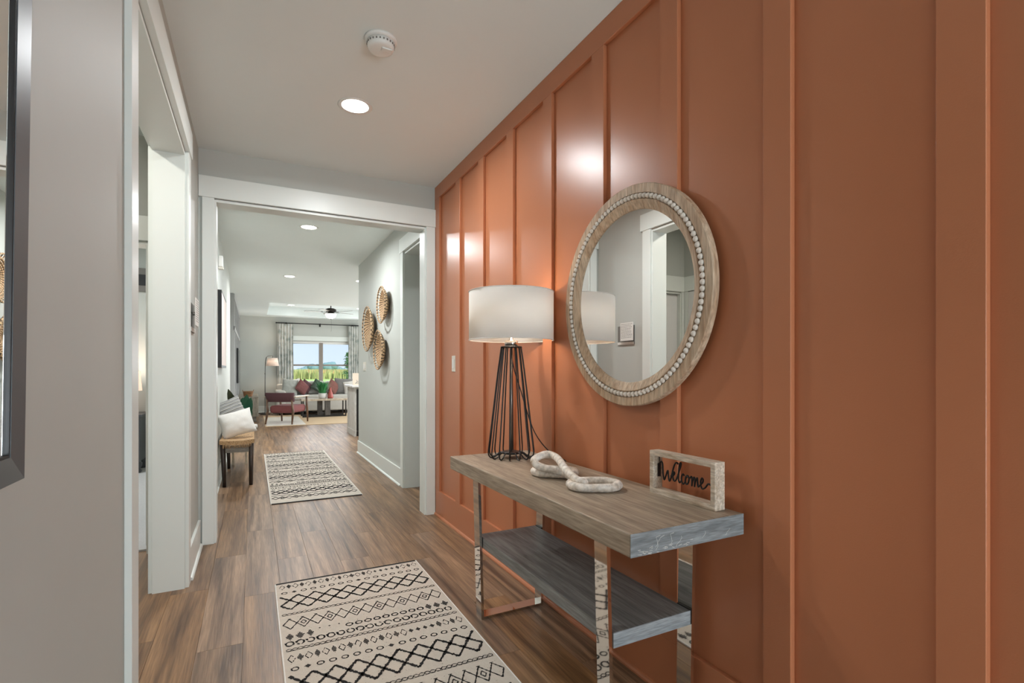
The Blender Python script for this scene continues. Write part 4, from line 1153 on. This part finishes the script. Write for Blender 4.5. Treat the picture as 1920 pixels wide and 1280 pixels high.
# ceiling fan
FX, FY = 1.84, 14.13
fn = thing('ceiling_fan', (FX, FY, TZ), 'ceiling fan with lit glass bowl in the tray ceiling', 'ceiling fan')
MB().lathe([(.0, 0), (.065, 0), (.06, -.03), (.02, -.045), (0, -.045)], (FX, FY, TZ), 24).build('canopy', 'bronze', fn)
MB().tube([(FX, FY, TZ-.04), (FX, FY, 2.84)], .012, 10).build('downrod', 'bronze', fn)
MB().lathe([(0, 0), (.08, -.005), (.135, -.03), (.14, -.085), (.11, -.10), (0, -.10)], (FX, FY, 2.85), 36).build('motor_housing', 'bronze', fn)
MB().lathe([(0, 0), (.07, 0), (.09, -.03), (.13, -.045), (.0, -.045)], (FX, FY, 2.745), 32).build('switch_cup', 'nickel', fn)
MB().lathe([(.142, 0), (.138, -.03), (.11, -.085), (.06, -.118), (0, -.125)], (FX, FY, 2.698), 36).build('glass_bowl', 'bowl', fn)
MB().lathe([(0, 0), (.012, 0), (.014, -.012), (.006, -.022), (0, -.024)], (FX, FY, 2.572), 14).build('bowl_finial', 'bronze', fn)
MB().tube([(FX+.01, FY, 2.60), (FX+.012, FY, 2.32), (FX+.008, FY, 2.23)], .0022, 5).build('pull_chain', 'bronze', fn)
for k in range(5):
    a = 2*PI*k/5+.42; m4 = Matrix.Translation((FX, FY, 2.742)) @ Matrix.Rotation(a, 4, 'Z') @ Matrix.Rotation(R(9), 4, 'X')
    MB().box(.10, .24, -.02, .02, -.004, .004, .002, mat=m4).build('blade_iron', 'bronze', fn)
    out = [(.20, -.055), (.60, -.07), (.655, -.05), (.67, 0), (.655, .05), (.60, .07), (.20, .055)]
    v = [m4 @ Vector((x, y, .0045)) for x, y in out]+[m4 @ Vector((x, y, .0105)) for x, y in out]; q = len(out)
    MB().add(v, [tuple(range(q)), tuple(range(2*q-1, q-1, -1))]+[(i, (i+1) % q, q+(i+1) % q, q+i) for i in range(q)]).build('fan_blade', 'blade', fn)
lb3 = bpy.data.lights.new('fan_light', 'POINT'); lb3.energy = .6; lb3.color = (1, .93, .84); lb3.shadow_soft_size = .1
lo3 = bpy.data.objects.new('fan_light', lb3); COL.objects.link(lo3); lo3.parent = fn; lo3.location = (0, 0, 2.50-TZ)

# living room rug
lr = thing('area_rug', (1.9, 13.5, 0), 'large ivory and tan area rug in the living room', 'rug')
box('border_field', 'jute', .235, 3.6, 12.0, 14.78, .0003, .010, lr, .003)
box('ivory_field', 'ivory_rug', .26, 1.05, 12.06, 14.3, .0102, .0115, lr)

# sofa
sf = thing('sofa', (1.7, 15.3, 0), 'pale grey sofa under the living room window', 'sofa')
box('base', 'grey_fabric', .60, 3.1, 14.85, 15.85, .10, .40, sf, .03, 3)
box('seat_cushion', 'grey_fabric', .80, 1.84, 14.80, 15.55, .402, .53, sf, .04, 3)
box('seat_cushion', 'grey_fabric', 1.86, 2.9, 14.80, 15.55, .402, .53, sf, .04, 3)
box('back', 'grey_fabric', .60, 3.1, 15.6, 15.95, .40, .82, sf, .05, 3)
box('arm', 'grey_fabric', .55, .79, 14.82, 15.75, .12, .67, sf, .06, 3)
box('arm', 'grey_fabric', 2.91, 3.15, 14.82, 15.75, .12, .67, sf, .06, 3)
for x0, x1 in ((.82, 1.84), (1.86, 2.88)): box('back_cushion', 'grey_fabric', x0, x1, 15.40, 15.62, .54, .90, sf, .06, 3)
for x in (.65, 3.05):
    for y in (14.9, 15.8): MB().lathe([(.02, 0), (.025, .1)], (x, y, .0), 12).build('foot', 'darkwood', sf)
M['floral_grey'] = plain('grey_floral_fabric', (164, 166, 160), .95, var=.22, vscale=18)
def sp_(c, w, h, rot, m, label, th=.16): pillow('sofa_pillow', c, w, h, th, rot, m, label, 'pillows on the sofa')
sp_((.90, 15.10, .75), .42, .44, (R(-14), R(9), R(10)), 'floral_grey', 'grey floral pillow at the left end of the sofa')
sp_((1.03, 15.33, .77), .36, .38, (R(-12), R(-12), R(0)), 'white_fabric', 'white pillow behind the floral pillow on the sofa')
sp_((1.215, 15.12, .735), .36, .36, (R(-12), R(42), R(38)), 'burgundy', 'burgundy velvet pillow standing on its corner, left on the sofa')
sp_((1.33, 15.30, .76), .32, .32, (R(-14), R(40), R(30)), 'plum', 'small plum pillow behind the burgundy one on the sofa')
sp_((1.64, 15.32, .77), .32, .32, (R(-14), R(36), R(20)), 'green_fabric', 'dark green pillow behind the grass plant on the sofa')
sp_((2.03, 15.16, .735), .36, .38, (R(-14), R(42), R(36)), 'tweed', 'burgundy tweed pillow, right part of the sofa')
sp_((2.32, 15.25, .75), .50, .46, (R(-14), R(4), R(-8)), 'charcoal_fabric', 'charcoal grey pillow beside the tweed pillow on the sofa')
sp_((2.52, 15.12, .72), .40, .38, (R(-16), R(-10), R(-12)), 'white_fabric', 'pale pillow in front of the charcoal pillow at sofa right end')

# armchair
ac = thing('armchair', (.70, 12.66, 0), 'plum velvet armchair with walnut legs on the living room rug', 'chair')
fwd = Vector((.50, .866, 0)); sid = Vector((.866, -.50, 0)); A0 = Vector((.70, 12.64, 0))
AM = Matrix.Translation(A0) @ Matrix(((sid.x, fwd.x, 0, 0), (sid.y, fwd.y, 0, 0), (0, 0, 1, 0), (0, 0, 0, 1)))
MB().box(-.275, .275, -.28, .37, .25, .42, .06, 4, AM).build('seat', 'plum_seat', ac)
bk = MB(); vs = []; fs = []; N = 12
for s in (0, 1):
    for j, z in enumerate((.505, .525, .69, .71)):
        for i in range(N+1):
            u = 2*i/N-1; e = 1 if j in (1, 2) else .6
            y = -.36+.07*u*u-(0.035*e if s else -.035*e)-(z-.5)*.25
            vs.append(AM @ Vector((u*(.30+(z-.5)*.12), y, z)))
for s in (0, 1):
    for j in range(3):
        for i in range(N): b = s*4*(N+1); fs.append((b+j*(N+1)+i, b+j*(N+1)+i+1, b+(j+1)*(N+1)+i+1, b+(j+1)*(N+1)+i))
o4 = 4*(N+1)
for i in range(N): fs += [(i, i+1, o4+i+1, o4+i), (3*(N+1)+i, o4+3*(N+1)+i, o4+3*(N+1)+i+1, 3*(N+1)+i+1)]
for j in range(3):
    for e in (0, N): a = j*(N+1)+e; b = (j+1)*(N+1)+e; fs.append((a, b, o4+b, o4+a))
bk.add(vs, fs, True).build('backrest', 'plum', ac)
for s in (-1, 1):
    MB().tube([AM @ Vector((s*.30, -.38, .0125)), AM @ Vector((s*.29, -.31, .30)), AM @ Vector((s*.28, -.355, .56))], [.016, .028, .02], 10).build('leg', 'walnut', ac)
    MB().tube([AM @ Vector((s*.31, .36, .0125)), AM @ Vector((s*.31, .33, .34)), AM @ Vector((s*.32, .28, .60))], [.016, .028, .02], 10).build('leg', 'walnut', ac)
    ar = MB(); ar.box(s*.33-.035, s*.33+.035, -.34, .34, .602, .63, .012, 3, AM); ar.build('armrest', 'armwood', ac)

# coffee table
cf = thing('coffee_table', (1.64, 14.1, 0), 'coffee table with pale slab top and dark open frame base', 'table')
KX0, KX1, KY0, KY1 = 1.09, 2.22, 13.78, 14.38
box('tabletop', 'armwood', KX0, KX1, KY0, KY1, .425, .475, cf, .006)
for y in (KY0+.06, KY1-.06):
    for x in (KX0+.03, KX1-.06): box('leg', 'black', x, x+.03, y-.015, y+.015, .0105, .4245, cf)
    box('stretcher', 'black', KX0+.0605, KX1-.0605, y-.014, y+.014, .0125, .05, cf)
box('cross_post', 'tablewood', 1.50, 1.62, 14.02, 14.14, .0515, .4245, cf, .003)
box('cross_post', 'tablewood', 1.66, 1.79, 13.82, 13.94, .0515, .4245, cf, .003)
box('cross_beam', 'tablewood', 1.50, 1.79, 13.95, 14.01, .0515, .12, cf)
gp = thing('grass_plant', (1.63, 14.08, .475), 'green grass plant in white pot on the coffee table', 'plant')
MB().lathe([(0, 0), (.085, 0), (.105, .03), (.108, .135), (.10, .135), (.098, .12), (0, .12)], (1.63, 14.08, .4755), 30).build('pot', 'pot', gp)
gl = MB(); gr = random.Random(9)
for i in range(320):
    a = gr.uniform(0, 2*PI); r0 = gr.uniform(0, .08); L = gr.uniform(.16, .34); o_ = gr.uniform(.02, .20); w = .011
    p = [(1.63+math.cos(a)*(r0+o_*t*t), 14.08+math.sin(a)*(r0+o_*t*t), .59+L*t) for t in (0, .35, .7, 1)]
    q = Vector((-math.sin(a), math.cos(a), 0))*w
    vs = []
    for k, pnt in enumerate(p): f = (1, .9, .6, .05)[k]; vs += [Vector(pnt)-q*f, Vector(pnt)+q*f]
    gl.add(vs, [(0, 1, 3, 2), (2, 3, 5, 4), (4, 5, 7, 6)])
gb = gl.build('grass_blades', 'grass_leaf', gp); gb['kind'] = 'stuff'
vz = thing('bottle_vase', (1.81, 14.0, .475), 'rose red bottle vase beside the plant on the coffee table', 'vase')
MB().lathe([(0, 0), (.065, 0), (.075, .03), (.06, .13), (.03, .2), (.022, .25), (.03, .28), (.026, .28), (.018, .25), (.0, .245)], (1.81, 14.0, .4755), 28).build('body', 'vase', vz)

# kitchen island
isl = thing('kitchen_island', (2.4, 9.85, 0), 'white kitchen island with pale panelled end and quartz top', 'kitchen island')
IX0, IX1, IY0, IY1 = 1.66, 3.6, 9.5, 10.3
box('carcass', 'island', IX0+.02, IX1, IY0+.06, IY1, 0, .895, isl)
box('end_panel', 'island', IX0, IX0+.02, IY0+.0, IY1, 0.0, .895, isl, .002)
for y in (IY0, IY1-.09): box('corner_post', 'island', IX0-.014, IX0-.0005, y, y+.09, .11, .895, isl, .002)
box('plinth', 'island', IX0-.018, IX0-.0005, IY0-.004, IY1+.004, 0, .108, isl, .002)
box('countertop', 'counter', IX0-.06, IX1+.03, IY0-.03, IY1+.06, .8955, .93, isl, .004)
dw = thing('dishwasher', (2.0, 9.53, .0), 'black dishwasher front at the near side of the island', 'dishwasher')
box('front', 'appliance', 1.69, 2.29, 9.53, 9.558, .10, .86, dw, .003)
box('kick_plate', 'appliance', 1.69, 2.29, 9.545, 9.558, 0.002, .095, dw)
MB().tube([(1.74, 9.505, .80), (2.24, 9.505, .80)], .009, 8).build('handle', 'nickel', dw)
pc = thing('art_card', (1.72, 9.62, .93), 'small beige botanical card standing on the island', 'picture')
cm = Matrix.Translation((1.735, 9.62, .9315)) @ Matrix.Rotation(R(-8), 4, 'X')
MB().box(-.10, .10, -.008, .008, 0, .225, .002, mat=cm).build('card', plain('beige_card', (206, 190, 172), .8, var=.06), pc)
tw = MB()
for p in ([(-.06, .03), (-.02, .06), (.05, .1)], [(-.02, .06), (-.03, .10)], [(.01, .075), (.05, .06)], [(-.05, .04), (.02, .035), (.07, .02)], [(.0, .04), (.03, .07)]):
    tw.tube([cm @ Vector((a, -.0085, b)) for a, b in p], .004, 5)
tw.build('printed_twig', 'charcoal_fabric', pc)

# ================================================================== BEDROOM SLICE
nsd = thing('nightstand', (-1.25, 7.4, 0), 'charcoal nightstand with turned feet in the bedroom', 'nightstand')
NX0, NX1, NY0, NY1 = -1.62, -1.17, 7.22, 7.66
box('body', 'night', NX0, NX1, NY0, NY1, .14, .66, nsd, .006)
box('top_board', 'night', NX0-.02, NX1+.03, NY0-.03, NY1+.02, .661, .695, nsd, .006)
for k in range(2):
    dr = box('drawer', 'night', NX0+.03, NX1-.03, NY0-.012, NY0, .18+k*.24, .40+k*.24, nsd, .004)
    box('knob', 'black', -1.41, -1.38, NY0-.032, NY0-.0125, .275+k*.24, .305+k*.24, dr, .006)
box('corner_post', 'night', NX1-.04, NX1+.008, NY0-.018, NY0+.03, .14, .66, nsd, .004)
for x in (NX0+.04, NX1-.03):
    for y in (NY0+.04, NY1-.04): MB().lathe([(0, 0), (.03, 0), (.045, .02), (.03, .05), (.048, .08), (.05, .11), (.03, .139), (0, .139)], (x, y, .012), 20).build('bun_foot', 'night', nsd)
bl_ = thing('bedside_lamp', (-1.33, 7.42, .695), 'bedside lamp with glowing peach shade on the nightstand', 'lamp')
MB().lathe([(0, 0), (.07, 0)]+[(.06+.012*(k % 2), .02+k*.016) for k in range(14)]+[(.02, .26), (0, .26)], (-1.33, 7.42, .696), 24).build('ribbed_base', 'greyplate', bl_)
MB().lathe([(.15, .0), (.13, .235), (.128, .235), (.148, 0)], (-1.33, 7.42, .965), 36).build('lamp_shade', 'peach', bl_)
lb4 = bpy.data.lights.new('bedside_light', 'POINT'); lb4.energy = 5; lb4.color = (1, .82, .66); lb4.shadow_soft_size = .05
lo4 = bpy.data.objects.new('bedside_light', lb4); COL.objects.link(lo4); lo4.parent = bl_; lo4.location = (0, 0, .56)
wa = thing('bedroom_artwork', (-1.2, 7.75, 2.33), 'dark banded artwork on the bedroom wall', 'picture')
box('frame', 'greyplate', -3.25, -1.12, 7.722, 7.748, 2.19, 2.48, wa, .003)
box('dark_panel', 'blackmat', -3.25, -1.12, 7.716, 7.7215, 2.265, 2.40, wa)
